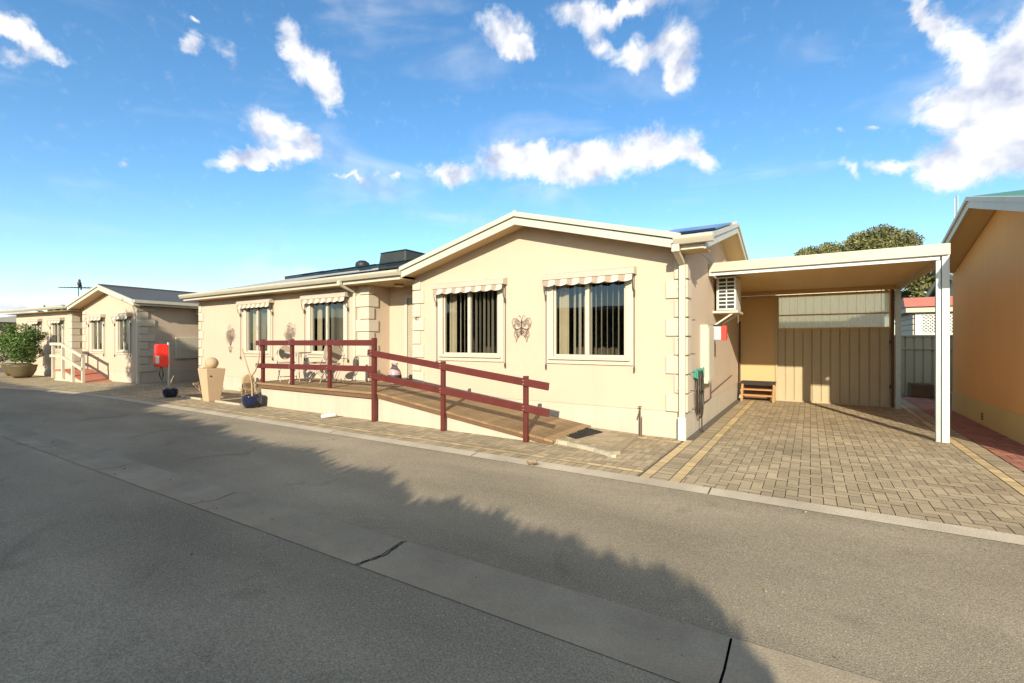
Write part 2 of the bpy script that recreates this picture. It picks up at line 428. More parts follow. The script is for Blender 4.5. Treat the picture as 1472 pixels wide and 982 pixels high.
# ================================================================== GROUND
def yk(x): return 5.11 + .016 * x - (.0127 * max(0, -x - 15) ** 2 if x > -24 else .0127 * 81 + .0127 * 18 * (-x - 24))
def yd1(x): return 2.70 + (.033 * x if x > -12 else -.396)
def yd0(x): return 2.22 + (.026 * x if x > -12 else -.312)
XS = [-60, -50, -42, -36, -32, -30, -28, -26, -24, -22, -20, -18, -16, -14, -12, -10, -8, -6, -4, -2, 0, 2, 4, 6, 8, 12, 18, 30]
def strip(fa, fb, za, zb, xs=XS, mb=None):
    mb = mb or MB()
    for a, b in zip(xs[:-1], xs[1:]):
        mb.face([(a, fa(a), za), (b, fa(b), za), (b, fb(b), zb), (a, fb(a), zb)])
    return mb
g = MB(); g.face([(-400, -400, -.12), (400, -400, -.12), (400, 400, -.12), (-400, 400, -.12)]); struct('ground', g, M['earth'])
rd = MB()
strip(lambda x: yd1(x) - .004, yk, -.012, -.016, mb=rd); strip(lambda x: -2.0, lambda x: yd0(x) + .004, -.02, -.012, mb=rd)
struct('road', rd, M['asphalt'])
dr = MB()
xs = [-60] + [-.35 - 2.33 * k for k in range(20, 0, -1)] + [-.35, 2.0, 4.33, 6.66, 9, 11.3, 20]
gap = .006
for a, b in zip(xs[:-1], xs[1:]):
    n = 4
    a2, b2 = a + gap, b - gap
    sub = [a2 + (b2 - a2) * i / n for i in range(n + 1)]
    mid = lambda x: yd0(x) + .24
    strip(yd0, mid, -.008, -.034, sub, dr); strip(mid, yd1, -.034, -.006, sub, dr)
struct('drain', dr, M['concrete'])
dg = MB(); strip(lambda x: yd0(x) - .0, lambda x: yd1(x) + .0, -.06, -.06, mb=dg); struct('drain_bed', dg, M['blackmat'])
# wandering crack across the drain near the middle joint
ck = MB(); pr = None
for i in range(19):
    t = i / 18; yy = yd0(-2.67) + t * (yd1(-2.67) - yd0(-2.67)); xx = -2.655 + .02 * noise.noise(Vector((i * .7, 3, 0))) + .006 * random.uniform(-1, 1)
    zz = -.008 - .026 * (1 - abs(2 * t - 1)) + .003; ww = .006 + .006 * random.random()
    if pr: ck.face([(pr[0] - pr[3], pr[1], pr[2]), (xx - ww, yy, zz), (xx + ww, yy, zz), (pr[0] + pr[3], pr[1], pr[2])])
    pr = (xx, yy, zz, ww)
struct('drain_crack', ck, M['blackmat'])
kb = MB()
for a, b in zip(XS[:-1], XS[1:]):
    n = max(1, int((b - a) / .5)); 
    for i in range(n):
        p, q = a + (b - a) * i / n, a + (b - a) * (i + 1) / n
        j = .004
        kb.face([(p, yk(p) - .003, -.0125), (q, yk(q) - .003, -.0125), (q, yk(q) + .17, .010), (p, yk(p) + .17, .010)])
        kb.face([(p, yk(p) + .17, .010), (q, yk(q) + .17, .010), (q, yk(q) + .172, -.02), (p, yk(p) + .172, -.02)])
struct('kerb', kb, M['kerb'])
kj = MB()
for x in (-.88, -3.9, -6.9, -9.9, -12.9, 2.1): kj.face([(x - .006, yk(x), -.006), (x + .006, yk(x), -.006), (x + .006, yk(x) + .17, .013), (x - .006, yk(x) + .17, .013)])
struct('kerb_joints', kj, M['blackmat'])
ky = lambda x: yk(x) + .172
# mortar bed
pv = MB(); strip(ky, lambda x: 30, -.008, -.008, mb=pv); struct('paving_bed', pv, M['mortar'])
def brick(mb, x0, x1, y0, y1, mi, zt=.0):
    h = .0035
    if x1 - x0 < .015 or y1 - y0 < .015: return
    z = zt + random.uniform(-.0012, .0012)
    mb.ct = random.uniform(.80, 1.16) * (1 + .10 * noise.noise(Vector((x0 * .6, y0 * .6, mi))))
    mb.box(x0 + h, x1 - h, y0 + h, y1 - h, -.01, z) if False else mb.face([(x0 + h, y0 + h, z), (x1 - h, y0 + h, z), (x1 - h, y1 - h, z), (x0 + h, y1 - h, z)], mi)
def herring(mb, X0, X1, Y0f, Y1f, c, mi=0):
    for i in range(int(X0 / c) - 2, int(X1 / c) + 2):
        for j in range(int(min(Y0f(X0), Y0f(X1)) / c) - 3, int(max(Y1f(X0), Y1f(X1)) / c) + 3):
            v = (i - j) % 4
            if v not in (0, 3): continue
            x0, y0 = i * c, j * c
            x1, y1 = (x0 + 2 * c, y0 + c) if v == 0 else (x0 + c, y0 + 2 * c)
            x0, x1 = max(x0, X0), min(x1, X1)
            if x1 <= x0: continue
            y0, y1 = max(y0, Y0f((x0 + x1) / 2)), min(y1, Y1f((x0 + x1) / 2))
            if y1 > y0: brick(mb, x0, x1, y0, y1, mi)
def rowx(mb, X0, X1, yf, bw, bh, mi):      # a course along X following yf
    x = X0
    while x < X1 - .01:
        x2 = min(x + bw, X1); y = yf((x + x2) / 2); brick(mb, x, x2, y, y + bh, mi); x = x2
def rowy(mb, Y0, Y1, x, bw, bh, mi):
    y = Y0
    while y < Y1 - .01:
        y2 = min(y + bh, Y1); brick(mb, x, x + bw, y, y2, mi); y = y2
PM = [M['paver'], M['paveryel'], M['paverred']]
p = MB()
XL = -34; XR = -1.68
rowx(p, XL, XR, lambda x: ky(x) + .01, .1, .2, 0)
rowx(p, XL, XR, lambda x: ky(x) + .215, .2, .1, 1)
ytop = lambda x: 7.39 if x > -18 else 13.5
herring(p, XL, XR, lambda x: ky(x) + .32, ytop, .1)
rowx(p, -17.8, XR, lambda x: 7.392, .2, .1, 1); rowx(p, -17.8, XR, lambda x: 7.494, .1, .2, 0)
struct('pavement', p, PM)
p = MB()
kx = ky(0)
rowy(p, kx - .02, 7.66, -1.655, .115, .2, 1)
rowy(p, kx - .02, 14.0, -1.53 if 0 else -1.535, .2, .1, 0)
rowy(p, kx - .02, 14.0, -1.33, .12, .2, 1)
herring(p, -1.205, 1.80, ky, lambda x: 14.08, .107)
rowy(p, ky(1.8), 17.5, 1.805, .115, .2, 1)
rowy(p, ky(1.9), 17.5, 1.925, .2, .1, 0)
herring(p, 2.13, 2.70, lambda x: ky(x), lambda x: 17.5, .107, 2)
herring(p, -1.205, 1.80, lambda x: 14.6, lambda x: 17.5, .107, 0)
herring(p, 2.70, 9.0, lambda x: ky(x), lambda x: 8.0, .107, 0)
struct('driveway', p, PM)

# ================================================================== MAIN HOUSE
H = thing('cream_house', 'long cream single-storey house with front gable and quoined corners behind the red-railed ramp', 'house', (-4.6, 7.68, 0))
XG0, XG1, YF, XW0, XW1 = -7.53, -1.66, 7.68, -17.6, -9.06
XC = -4.6; YB = 14.0; WT = 2.93
W1 = (-6.68, -5.24, 1.28, 2.61); W2 = (-4.0, -2.63, 1.28, 2.61); W3 = (-14.6, -13.42, 1.24, 2.61); W4 = (-11.37, -9.98, 1.26, 2.61)
w = MB()
P0 = .43
for (a, b, hs) in ((XG0, XG1, [W1, W2]), (XW0, XW1, [W3, W4])):
    wallgrid(w, front(YF), a, b, P0, WT, hs, .12)
ztop = lambda x: 3.757 - TAN * abs(x - XC)
w.prism([(XG0, WT), (XG1, WT), (XG1, ztop(XG1)), (XC, ztop(XC)), (XG0, ztop(XG0))], 'y', YF, YF + .12)
# side wall facing +X with gable
wallgrid(w, side(XG1), YF + .12, YB, P0, WT, [], .12)
YR = 10.85; zr = lambda y: 3.92 - TAN * abs(y - YR)
w.prism([(YF + .12, WT), (YB, WT), (YB, zr(YB)), (YR, zr(YR)), (YF + .12, zr(YF + .12))], 'x', XG1 - .12, XG1 - .001)
wallgrid(w, side(XW0 + .12), YF + .12, YB, P0, WT, [], .12)
w.prism([(YF + .12, WT), (YB, WT), (YB, zr(YB)), (YR, zr(YR)), (YF + .12, zr(YF + .12))], 'x', XW0, XW0 + .12)
wallgrid(w, side(XW1), YF + .12, 8.35, P0, WT, [], .12)      # porch return
wallgrid(w, side(XG0 + .12), YF + .12, 8.35, P0, WT, [], .12)
wallgrid(w, front(8.35), XW1 - .12, XG0 + .12, P0, WT, [(-8.42, -7.56, .58, 2.62)], .12)
w.box(XW0 + .12, XG1 - .12, YB - .12, YB, P0, WT)
w.build('wall', M['wall'], H)
w = MB(); r_ = .012
for (a, b) in ((XG0, XG1), (XW0, XW1)):
    w.box(a + r_, b - r_, YF + r_, YF + .11, -.01, P0)
w.box(XG1 - .11, XG1 - r_, YF + .11, YB, -.01, P0).box(XW0 + r_, XW0 + .11, YF + .11, YB, -.01, P0)
w.box(XW1, XG0, 8.36, 8.4, -.01, P0)
w.build('plinth', M['plinth'], H)
MB().box(XW1, XG0, YF + .02, 8.34, .3, .545).build('porch_floor', M['deck'], H)
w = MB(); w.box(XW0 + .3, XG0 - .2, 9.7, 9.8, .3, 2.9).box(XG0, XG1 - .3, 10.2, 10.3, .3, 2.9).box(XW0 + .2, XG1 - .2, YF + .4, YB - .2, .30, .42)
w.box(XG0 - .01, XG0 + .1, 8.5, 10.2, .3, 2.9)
w.build('inner_wall', M['room'], H)
# roofs
def slab(mb, pts, th):   # pts 4 top corners
    mb.hexa([(x, y, z - th) for x, y, z in pts] + [(x, y, z) for x, y, z in pts])
EY = 7.26; zE = 3.10
XE0, XE1 = -17.85, -1.30
zR = zE + TAN * (YR - EY)
rf = MB()
HWc = 2.95; YV = EY + (3.925 - zE) / TAN
for q in ([(XE0, EY, zE), (XC - HWc, EY, zE), (XC - HWc, YR, zR), (XE0, YR, zR)], [(XC + HWc, EY, zE), (XE1, EY, zE), (XE1, YR, zR), (XC + HWc, YR, zR)],
          [(XC - HWc, EY + .02, zE), (XC, YV, zE + TAN * (YV - EY)), (XC, YR, zR), (XC - HWc, YR, zR)], [(XC, YV, zE + TAN * (YV - EY)), (XC + HWc, EY + .02, zE), (XC + HWc, YR, zR), (XC, YR, zR)]):
    slab(rf, q, .03)
slab(rf, [(XE0, YR, zR), (XE1, YR, zR), (XE1, 2 * YR - EY, zE), (XE0, 2 * YR - EY, zE)], .03)
rf.tube([(XE0, YR, zR + .005), (XE1, YR, zR + .005)], .05, 8)
zP = 3.925
HW = 2.95
YI = EY + (zP - zE) / TAN
rf.prism([(XC - HW, zP - TAN * HW - .03), (XC, zP - .03), (XC + HW, zP - TAN * HW - .03), (XC + HW, zP - TAN * HW), (XC, zP), (XC - HW, zP - TAN * HW)], 'y', EY + .02, YI + .8)
rf.tube([(XC, EY + .0, zP + .01), (XC, YI, zP + .01)], .045, 8)
roof = rf.build('roof', M['roofpale'], H)
# front gable barge: two stacked boards with a dark joint
def barge_y(mb, xc, hw, zt, hgt, y0, y1, tan=TAN):
    for sg in (-1, 1):
        a, b = xc, xc + sg * hw
        pts = [(a, zt), (b, zt - tan * hw), (b, zt - tan * hw - hgt), (a, zt - hgt)]
        if sg < 0: pts = pts[::-1]
        mb.prism(pts, 'y', y0, y1)
def barge_x(mb, yc, hw, zt, hgt, x0, x1, tan=TAN, sides=(-1, 1)):
    for sg in sides:
        a, b = yc, yc + sg * hw
        pts = [(a, zt), (b, zt - tan * hw), (b, zt - tan * hw - hgt), (a, zt - hgt)]
        mb.prism(pts, 'x', x0, x1)
bg = MB(); barge_y(bg, XC, HW, zP - .078, .135, EY + .012, EY + .04); barge_y(bg, XC, HW + .01, zP + .02, .088, EY - .03, EY + .03)
bg.build('fascia', M['fascia'], H)
bg = MB(); barge_y(bg, XC, HW - .01, zP - .066, .013, EY + .006, EY + .035); bg.build('fascia_joint', M['darkline'], H)
sf = MB(); barge_y(sf, XC, HW - .02, zP - .16, .012, EY + .04, YF + .02); sf.box(XE0 + .02, XC - HW + .02, EY + .03, YF + .005, 2.925, 2.94)
sf.box(XW1, XG0, YF + .005, 8.36, 2.925, 2.94)
sf.box(XG1 - .02, XE1 - .0, EY + .03, YF + .02, 2.925, 2.94)
sf.build('soffit', M['soffit'], H)
fs = MB(); fs.box(XE0 + .04, XC - HW - .012, EY + .0, EY + .028, 2.915, 3.03); fs2 = MB(); fs2.box(XC + HW + .012, XE1 - .02, EY, EY + .028, 2.925, 3.03)
fs.build('eave_board', M['trim'], H); fs2.build('eave_board', M['trim'], H)
gutter(H, XE0 - .02, XC - HW + .02, EY, 2.995); gutter(H, XC + HW - .07, XE1 + .13, EY - .032, 2.995)
sb = MB(); hw2 = YR - EY + .0
barge_x(sb, YR, hw2, zR + .01, .07, XE1, XE1 + .035); barge_x(sb, YR, hw2 - .01, zR - .068, .12, XE1 - .02, XE1 + .012)
sb.build('side_fascia', M['fascia'], H)
sf = MB(); barge_x(sf, YR, hw2 - .03, zR - .15, .012, XG1 - .01, XE1 - .02); sf.build('side_soffit', M['trim'], H)
sb = MB(); barge_x(sb, YR, hw2, zR + .01, .13, XE0 - .03, XE0, ); sb.build('side_fascia', M['fascia'], H)
# downpipes
def downpipe(house, x, yg, yw, z1, z0=0, w=.09, base=True):
    d = MB(); d.box(x - w / 2 - .01, x + w / 2 + .01, yg - .055, yg + .03, z1 - .1, z1 + .01)
    d.bar((x, yg - .01, z1 - .08), (x + .0, yw - .045, z1 - .22), w, .06)
    d.box(x - w / 2, x + w / 2, yw - .075, yw - .008, z0 + (.36 if base else 0), z1 - .17)
    for zz in (1.6, 2.4, .8): d.box(x - w / 2 - .006, x + w / 2 + .006, yw - .079, yw - .005, zz, zz + .02)
    o = d.build('downpipe', M['trim'], house, bevel=.005)
    if base:
        MB().box(x - w / 2 - .012, x + w / 2 + .012, yw - .09, yw - .003, z0, z0 + .36).build('boot', M['white'], o, bevel=.006)
downpipe(H, XG1 - .035, EY - .06, YF - .036, 2.99)
downpipe(H, -9.52, EY - .06, YF, 2.99, .6, .075, base=False)
window(H, *W1, YF, aw=(-6.86, -5.02)); window(H, *W2, YF, aw=(-4.17, -2.44))
window(H, *W3, YF, aw=(-14.92, -13.10), slat=.11); window(H, *W4, YF, aw=(-11.62, -9.75), slat=.11)
quoins(H, XG1, YF, -1, z0=.42, z1=2.86, h=.302, big=.30, small=.17, first=True)
quoins(H, XG0, YF, 1, z0=.58, z1=2.93, h=.302, big=.30, small=.2)
quoins(H, XW1, YF, -1, z0=.58, z1=2.93, h=.302, big=.46, small=.3, sidebig=.28, sidesmall=.15)
quoins(H, XW0, YF, 1, z0=.42, z1=2.93, h=.302, big=.25, small=.13)
# downpipe-like vertical joint on wing wall, door
dr_ = MB(); dr_.box(-8.42, -7.56, 8.37, 8.41, .58, 2.62); door = dr_.build('door', M['trim'], H)
fr = MB(); fr.box(-8.50, -8.42, 8.32, 8.36, .56, 2.7).box(-7.58, -7.5, 8.32, 8.36, .56, 2.7).box(-8.42, -7.58, 8.321, 8.36, 2.62, 2.7)
fr.build('door_frame', M['trim'], door)
la = MB()
for k in range(-14, 32):
    for sg in (1, -1):
        x0 = -8.36; x1 = -7.62; c = .08 * k
        a = Vector((x0, 8.345, .62 + c if sg > 0 else .62 + c + .74)); b = Vector((x1, 8.345, a.z + sg * .74))
        lo, hi = .66, 2.56
        def clip(a, b):
            za, zb = a.z, b.z
            if max(za, zb) < lo or min(za, zb) > hi: return None
            def at(z): t = (z - za) / (zb - za); return a.lerp(b, t)
            A = at(lo) if za < lo else at(hi) if za > hi else a
            B = at(lo) if zb < lo else at(hi) if zb > hi else b
            return A, B
        r = clip(a, b)
        if r and (r[1] - r[0]).length > .02: la.bar(r[0], r[1], .008, .012)
la.build('screen_lattice', M['stripe2'], door)
MB().box(-8.39, -7.6, 8.352, 8.362, .62, 2.58).build('screen_mesh', M['stripe'], door)
MB().lathe([(.0, 0), (.12, .0), (.13, .03), (.10, .06), (0, .06)], (-8.3, 7.95, 2.862)).build('porch_light', mat('warm_frosted_shade', (.85, .62, .35), .4), H, smooth=True)
def text_mesh(txt, size, name, m, parent, loc, depth=.006):
    cu = bpy.data.curves.new(name, 'FONT'); cu.body = txt; cu.size = size; cu.extrude = depth; cu.align_x = 'CENTER'
    t = bpy.data.objects.new('tmp', cu); COL.objects.link(t); dg = bpy.context.evaluated_depsgraph_get()
    me = bpy.data.meshes.new_from_object(t.evaluated_get(dg)); bpy.data.objects.remove(t)
    me.name = name; me.materials.clear(); me.materials.append(m)
    off = Vector(OFF.get(parent.name, (0, 0, 0)))
    me.transform(Matrix.Translation(Vector(loc) - off) @ Matrix.Rotation(R(90), 4, 'X'))
    o = bpy.data.objects.new(name, me); COL.objects.link(o); o.parent = parent; return o
text_mesh('41', .13, 'house_number', M['darkline'], H, (-7.42, YF - .038, 2.02))
# solar absorber mat and panels on the front slope, whirling vent, eave light
def onroof(x, y, h=0): return (x, y, zE + TAN * (y - EY) + h)
so = MB(); so.ct = 1
slab(so, [onroof(-12.95, 7.9, .15), onroof(-8.7, 7.9, .15), onroof(-8.7, 9.2, .15), onroof(-12.95, 9.2, .15)], .05)
for k in range(6):
    so.tube([onroof(-12.95 + k * .8, 7.9, .17), onroof(-12.95 + k * .8, 9.2, .17)], .02, 6)
so.build('solar_absorber', M['solar'], H)
pvm = MB()
for k in range(2):
    slab(pvm, [onroof(-2.55 + k * .6, 8.6, .055), onroof(-1.97 + k * .6, 8.6, .055), onroof(-1.97 + k * .6, 10.6, .055), onroof(-2.55 + k * .6, 10.6, .055)], .04)
pvm.build('solar_panel', M['pv'], H)
MB().lathe([(.10, 0), (.10, .16), (.20, .2), (.24, .28), (.22, .38), (.12, .45), (0, .46)], onroof(-12.7, 10.5, -.13)).build('roof_vent', M['black'], H, smooth=True)
MB().tube([(XG1 + .03, 8.72, .42), (XG1 + .03, 9.72, .45), (XG1 + .03, 9.72, 1.6)], .012, 6).build('conduit', M['darkline'], H)
MB().tube([(XG1 + .03, 9.8, .55), (XG1 + .03, 12.6, .72)], .01, 6).build('conduit', M['darkline'], H)
for zz in (.45, .75, 1.05, 1.35, 1.9): MB().tube([(XG1 + .01, 7.95, zz), (XG1 + .09, 7.95, zz)], .008, 5).build('bolt', M['darkline'], H)

# ---- evaporative cooler
c = thing('evaporative_cooler', 'black covered evaporative cooler box standing on the roof of the long cream house', 'cooler', (-10.1, 9.9, 3.75))
k = MB(); k.hexa([(-10.72, 9.4, 3.6), (-9.57, 9.4, 3.6), (-9.57, 10.5, 3.6), (-10.72, 10.5, 3.6), (-10.66, 9.46, 4.15), (-9.62, 9.46, 4.15), (-9.62, 10.42, 4.15), (-10.66, 10.42, 4.15)])
k.build('casing', M['coolerc'], c, bevel=.04)
k = MB(); k.hexa([(-10.69, 9.42, 4.14), (-9.59, 9.42, 4.14), (-9.59, 10.46, 4.14), (-10.69, 10.46, 4.14), (-10.5, 9.6, 4.20), (-9.75, 9.6, 4.20), (-9.75, 10.3, 4.20), (-10.5, 10.3, 4.20)])
k.build('lid', M['coolerc'], c, bevel=.02)

# ================================================================== DECK + RAMP
D = thing('deck_ramp', 'timber deck and long sloping ramp with red-brown rails in front of the cream house', 'ramp', (-7.1, 6.9, 0))
DZ = .57
k = MB()
n = 11; x0, x1, y0, y1 = -11.37, -7.12, 6.13, 7.66
for i in range(n):
    a = y0 + (y1 - y0) * i / n; b = y0 + (y1 - y0) * (i + 1) / n
    k.ct = random.uniform(.8, 1.15); k.box(x0, x1, a + .003, b - .004, DZ - .045, DZ + random.uniform(-.002, .002))
k.build('deck_boards', M['deck'], D)
MB().box(x0 + .06, x1, y0 + .04, y0 + .08, DZ - .13, DZ - .046).box(x0 + .06, x0 + .1, y0 + .08, y1, DZ - .13, DZ - .046).build('deck_edge', M['deckdark'], D)
MB().box(x0 + .12, -7.14, 6.25, 6.28, -.01, DZ - .1).box(x0 + .12, x0 + .15, 6.28, 7.66, -.01, DZ - .1).build('skirt', M['plinth'], D)
RX0, RX1 = -7.12, -3.25
rz = lambda x: DZ - (x - RX0) / (RX1 - RX0) * (DZ - .07)
k = MB(); n = 26
for i in range(n):
    a = RX0 + (RX1 - RX0) * i / n; b = RX0 + (RX1 - RX0) * (i + 1) / n
    k.ct = random.uniform(.72, 1.2)
    k.hexa([(a + .003, 6.2, rz(a) - .035), (b - .003, 6.2, rz(b) - .035), (b - .003, 7.66, rz(b) - .035), (a + .003, 7.66, rz(a) - .035),
            (a + .003, 6.2, rz(a)), (b - .003, 6.2, rz(b)), (b - .003, 7.66, rz(b)), (a + .003, 7.66, rz(a))])
k.build('ramp_boards', M['deck'], D)
MB().prism([(RX0, DZ - .12), (RX1, -.02), (RX1, .035), (RX0, DZ - .035)], 'y', 6.22, 6.25).build('ramp_edge', M['deckdark'], D)
MB().prism([(RX0, -.01), (RX1, -.01), (RX1, .02), (RX0, DZ - .05)], 'y', 6.255, 6.285).build('skirt', M['plinth'], D)
def post(x, z0, z1, y=6.185, w=.07):
    MB().box(x - w / 2, x + w / 2, y - w / 2, y + w / 2, z0, z1).build('post', M['redrail'], D, bevel=.006)
for x in (-11.04, -9.85, -8.51): post(x, DZ, 1.60)
post(-7.12, 0, 1.62, y=6.17, w=.08); post(-5.36, 0, 1.21, y=6.16); post(-3.69, 0, 1.02, y=6.16)
def rail(a, b, h=.115, y=6.125): MB().bar((a[0], y, a[1]), (b[0], y, b[1]), .035, h).build('rail', M['redrail'], D, bevel=.005)
def bolts(xs_, z, y):
    for x in xs_:
        for dz in (-.025, .025): MB().tube([(x, y - .019, z(x) + dz), (x, y - .027, z(x) + dz)], .008, 8).build('bolt', M['galv'], D)
bolts((-11.04, -9.85, -8.51), lambda x: 1.52, 6.13); bolts((-11.04, -9.85, -8.51), lambda x: .98, 6.13)
bolts((-7.12, -5.36, -3.69), lambda x: 1.34 - (x + 7.22) * .1162, 6.1); bolts((-7.12, -5.36, -3.69), lambda x: .905 - (x + 7.22) * .1048, 6.1)
rail((-11.24, 1.515), (-7.10, 1.525), y=6.13); rail((-11.24, .97), (-7.10, 1.02), y=6.13)
rail((-7.22, 1.34), (-3.26, .88), y=6.1); rail((-7.22, .905), (-3.26, .49), y=6.1)
# landing slab and edging
ld = MB(); ld.prism([(-3.42, 6.42), (-2.9, 6.33), (-2.28, 6.1), (-2.2, 6.2), (-2.35, 7.5), (-3.42, 7.66)], 'z', -.01, .045)
struct('landing', ld, M['landing'])
lb = MB()
def ly0(x): return 6.42 + (-.09 / .52) * (x + 3.42) if x < -2.9 else 6.33 - .23 / .62 * (x + 2.9)
def lh(mb, X0, X1, c):
    for i in range(int(X0 / c) - 2, int(X1 / c) + 2):
        for j in range(int(5.9 / c), int(7.8 / c)):
            v = (i - j) % 4
            if v not in (0, 3): continue
            x0, y0 = i * c, j * c; x1, y1 = (x0 + 2 * c, y0 + c) if v == 0 else (x0 + c, y0 + 2 * c)
            x0, x1 = max(x0, X0), min(x1, X1); xm = (x0 + x1) / 2
            y0, y1 = max(y0, ly0(xm) + .01), min(y1, 7.64 - .14 * (xm + 3.42))
            if x1 - x0 > .01 and y1 - y0 > .01: brick(mb, x0, x1, y0, y1, 0, .049)
lh(lb, -3.41, -2.36, .1)
struct('landing_pavers', lb, PM)
eb = thing('brick_edging', 'curved row of cream edging bricks around the landing below the doormat', 'edging', (-2.8, 6.3, 0))
pts = [(-3.40, 6.38), (-3.22, 6.345), (-3.04, 6.31), (-2.87, 6.27), (-2.71, 6.22), (-2.56, 6.16), (-2.42, 6.1), (-2.3, 6.03), (-2.2, 5.97)]
for a, b in zip(pts[:-1], pts[1:]):
    k = MB(); k.ct = random.uniform(.85, 1.1); zt = .062 - .025 * (a[0] + 3.4) / 1.2
    d = (Vector(b) - Vector(a)).normalized(); nn = Vector((-d.y, d.x)) * .036; a2 = Vector(a) + d * .004; b2 = Vector(b) - d * .004
    k.hexa([(*(a2 - nn), -.01), (*(b2 - nn), -.01), (*(b2 + nn), -.01), (*(a2 + nn), -.01), (*(a2 - nn), zt), (*(b2 - nn), zt), (*(b2 + nn), zt), (*(a2 + nn), zt)])
    k.build('brick', M['edgebrick'], eb, bevel=.006)
# doormat: rubber lattice
dm = MB(); 
c0 = Vector((-3.14, 7.03)); ux = Vector((.30, -.17)).normalized(); uy = Vector((.13, .62)).normalized()
ex, ey = .20, .36
def mp_(u, v): q = c0 + ux * u + uy * v; return q
for i in range(7):
    u = -ex + 2 * ex * i / 6; a, b = mp_(u, -ey), mp_(u, ey); dm.bar((a.x, a.y, .056), (b.x, b.y, .056), .014, .018)
for i in range(11):
    v = -ey + 2 * ey * i / 10; a, b = mp_(-ex, v), mp_(ex, v); dm.bar((a.x, a.y, .054), (b.x, b.y, .054), .014, .014)
tag(dm.build('doormat', M['blackmat']), 'black rubber lattice doormat on the landing at the foot of the ramp', 'doormat')

# ---- small pvc stub
k = MB(); k.tube([(-8.30, 5.84, .04), (-8.08, 6.02, .07)], .04, 18); tag(k.build('drain_pipe', M['white'], smooth=True), 'short white plastic pipe lying against the deck skirt on the pavement', 'pipe')
# ---- standpipe
t = thing('standpipe', 'thin dark metal standpipe tap in front of the gable wall right of the doormat', 'tap', (-2.36, 7.58, 0))
MB().tube([(-2.36, 7.58, 0), (-2.36, 7.58, .44)], .014, 8).tube([(-2.335, 7.6, 0), (-2.335, 7.6, .32)], .006, 6).build('pipe', M['iron'], t)
MB().tube([(-2.36, 7.58, .38), (-2.36, 7.5, .36), (-2.36, 7.49, .32)], .012, 8).tube([(-2.36, 7.58, .44), (-2.36, 7.58, .49)], .007, 6).box(-2.39, -2.33, 7.57, 7.59, .475, .487).build('tap_head', M['iron'], t)
# ---- litter
k = MB()
for i in range(7):
    a = Vector((-2.95 + random.uniform(-.09, .09), 5.02 + random.uniform(-.04, .04), .02)); k.leaf(a, (random.uniform(-1, 1), random.uniform(-1, 1), .15), .09, .05)
tag(k.build('leaf_litter', M['leaflit']), 'small curled dry leaves lying on the kerb edge below the ramp', 'leaves')

k = MB(); rl_ = random.Random(77)
for i in range(230):
    x_ = rl_.uniform(-16, 3); y_ = yk(x_) - abs(rl_.gauss(0, .25)) - .01 if i < 120 else rl_.uniform(1.0, 4.8) if i < 190 else yd0(x_) + rl_.uniform(-.05, .3)
    k.leaf((x_, y_, -.004), (rl_.uniform(-1, 1), rl_.uniform(-1, 1), .12), rl_.uniform(.012, .035), rl_.uniform(.01, .02))
tag(k.build('road_litter', M['leaflit']), 'tiny dry leaf bits and grit scattered over the road and along the kerb', 'litter', kind='stuff')
# ---- wall art
def wire_tree(cx, cz, w, h, seed, label):
    rr = random.Random(seed); k = MB(); y = YF - .025
    def curl(x, z, r, s):
        pts = [(x + s * r * (1 - t) * math.cos(6 * t) - s * r, y, z + r * (1 - t) * math.sin(6 * t)) for t in [i / 12 for i in range(13)]]
        k.tube(pts, .004, 5)
    def br(x, z, a, l, d):
        x2, z2 = x + math.sin(a) * l, z + math.cos(a) * l
        k.tube([(x, y, z), ((x + x2) / 2 + rr.uniform(-.02, .02), y - .01, (z + z2) / 2), (x2, y, z2)], .005, 5)
        if d == 0 or rr.random() < .3:
            pts = [(x2 + .045 * math.sin(q) * (1 if i else 1), y - .005, z2 + .03 + .04 * math.cos(q)) for i, q in enumerate([j * math.pi / 4 for j in range(9)])]
            k.tube(pts, .0045, 5)
            curl(x2, z2, .035, rr.choice((-1, 1)))
        if d > 0:
            for s in (-1, 0, 1) if d > 1 else (-1, 1):
                br(x2, z2, a + s * rr.uniform(.45, .8), l * rr.uniform(.65, .85), d - 1)
    zb = cz - h / 2
    base = (cx, y, zb + .22)
    for i in range(6):
        k.tube([(cx - .05 + .02 * i, y, zb + .02 * abs(i - 2.5)), (cx - .12 + .048 * i, y, zb + .2)], .004, 5)
    k.tube([(cx - .13, y, zb + .2), (cx + .13, y, zb + .2)], .005, 5)
    for i in range(13):
        f = (i + .5) / 13; a = (f - .5) * 2.6; L_ = h * (.30 + .42 * math.cos(a * .75) + rr.uniform(-.08, .05))
        tip = (cx + math.sin(a) * L_ * w * .62, zb + .2 + math.cos(a * .8) * L_)
        mid = (cx + math.sin(a * .6) * L_ * .3, zb + .2 + L_ * .5)
        k.tube([base, (mid[0], y - .01, mid[1]), (tip[0], y, tip[1])], .0045, 5)
        for (q, s) in ((tip, rr.choice((-1, 1))), (((mid[0] + tip[0]) / 2, (mid[1] + tip[1]) / 2), rr.choice((-1, 1))), (mid, rr.choice((-1, 1)))):
            th0 = rr.uniform(0, 6.28); r0 = rr.uniform(.03, .05)
            k.tube([(q[0] + s * r0 * math.sin(th0 + j * .8) - s * r0 * math.sin(th0), y - .004, q[1] + 1.3 * r0 * math.cos(th0 + j * .8) - 1.3 * r0 * math.cos(th0)) for j in range(8)], .004, 5)
    tag(k.build('wall_ornament', M['ironpale']), label, 'wall art', 'wire plant ornaments on the wing wall')
wire_tree(-15.55, 1.6, .9, .85, 3, 'curly wire plant ornament on the cream wall above the tapered planter')
wire_tree(-12.32, 1.63, .8, .85, 5, 'curly wire potted-plant ornament on the cream wall between the two wing windows')
k = MB(); y = YF - .03; cx, cz = 0, 0
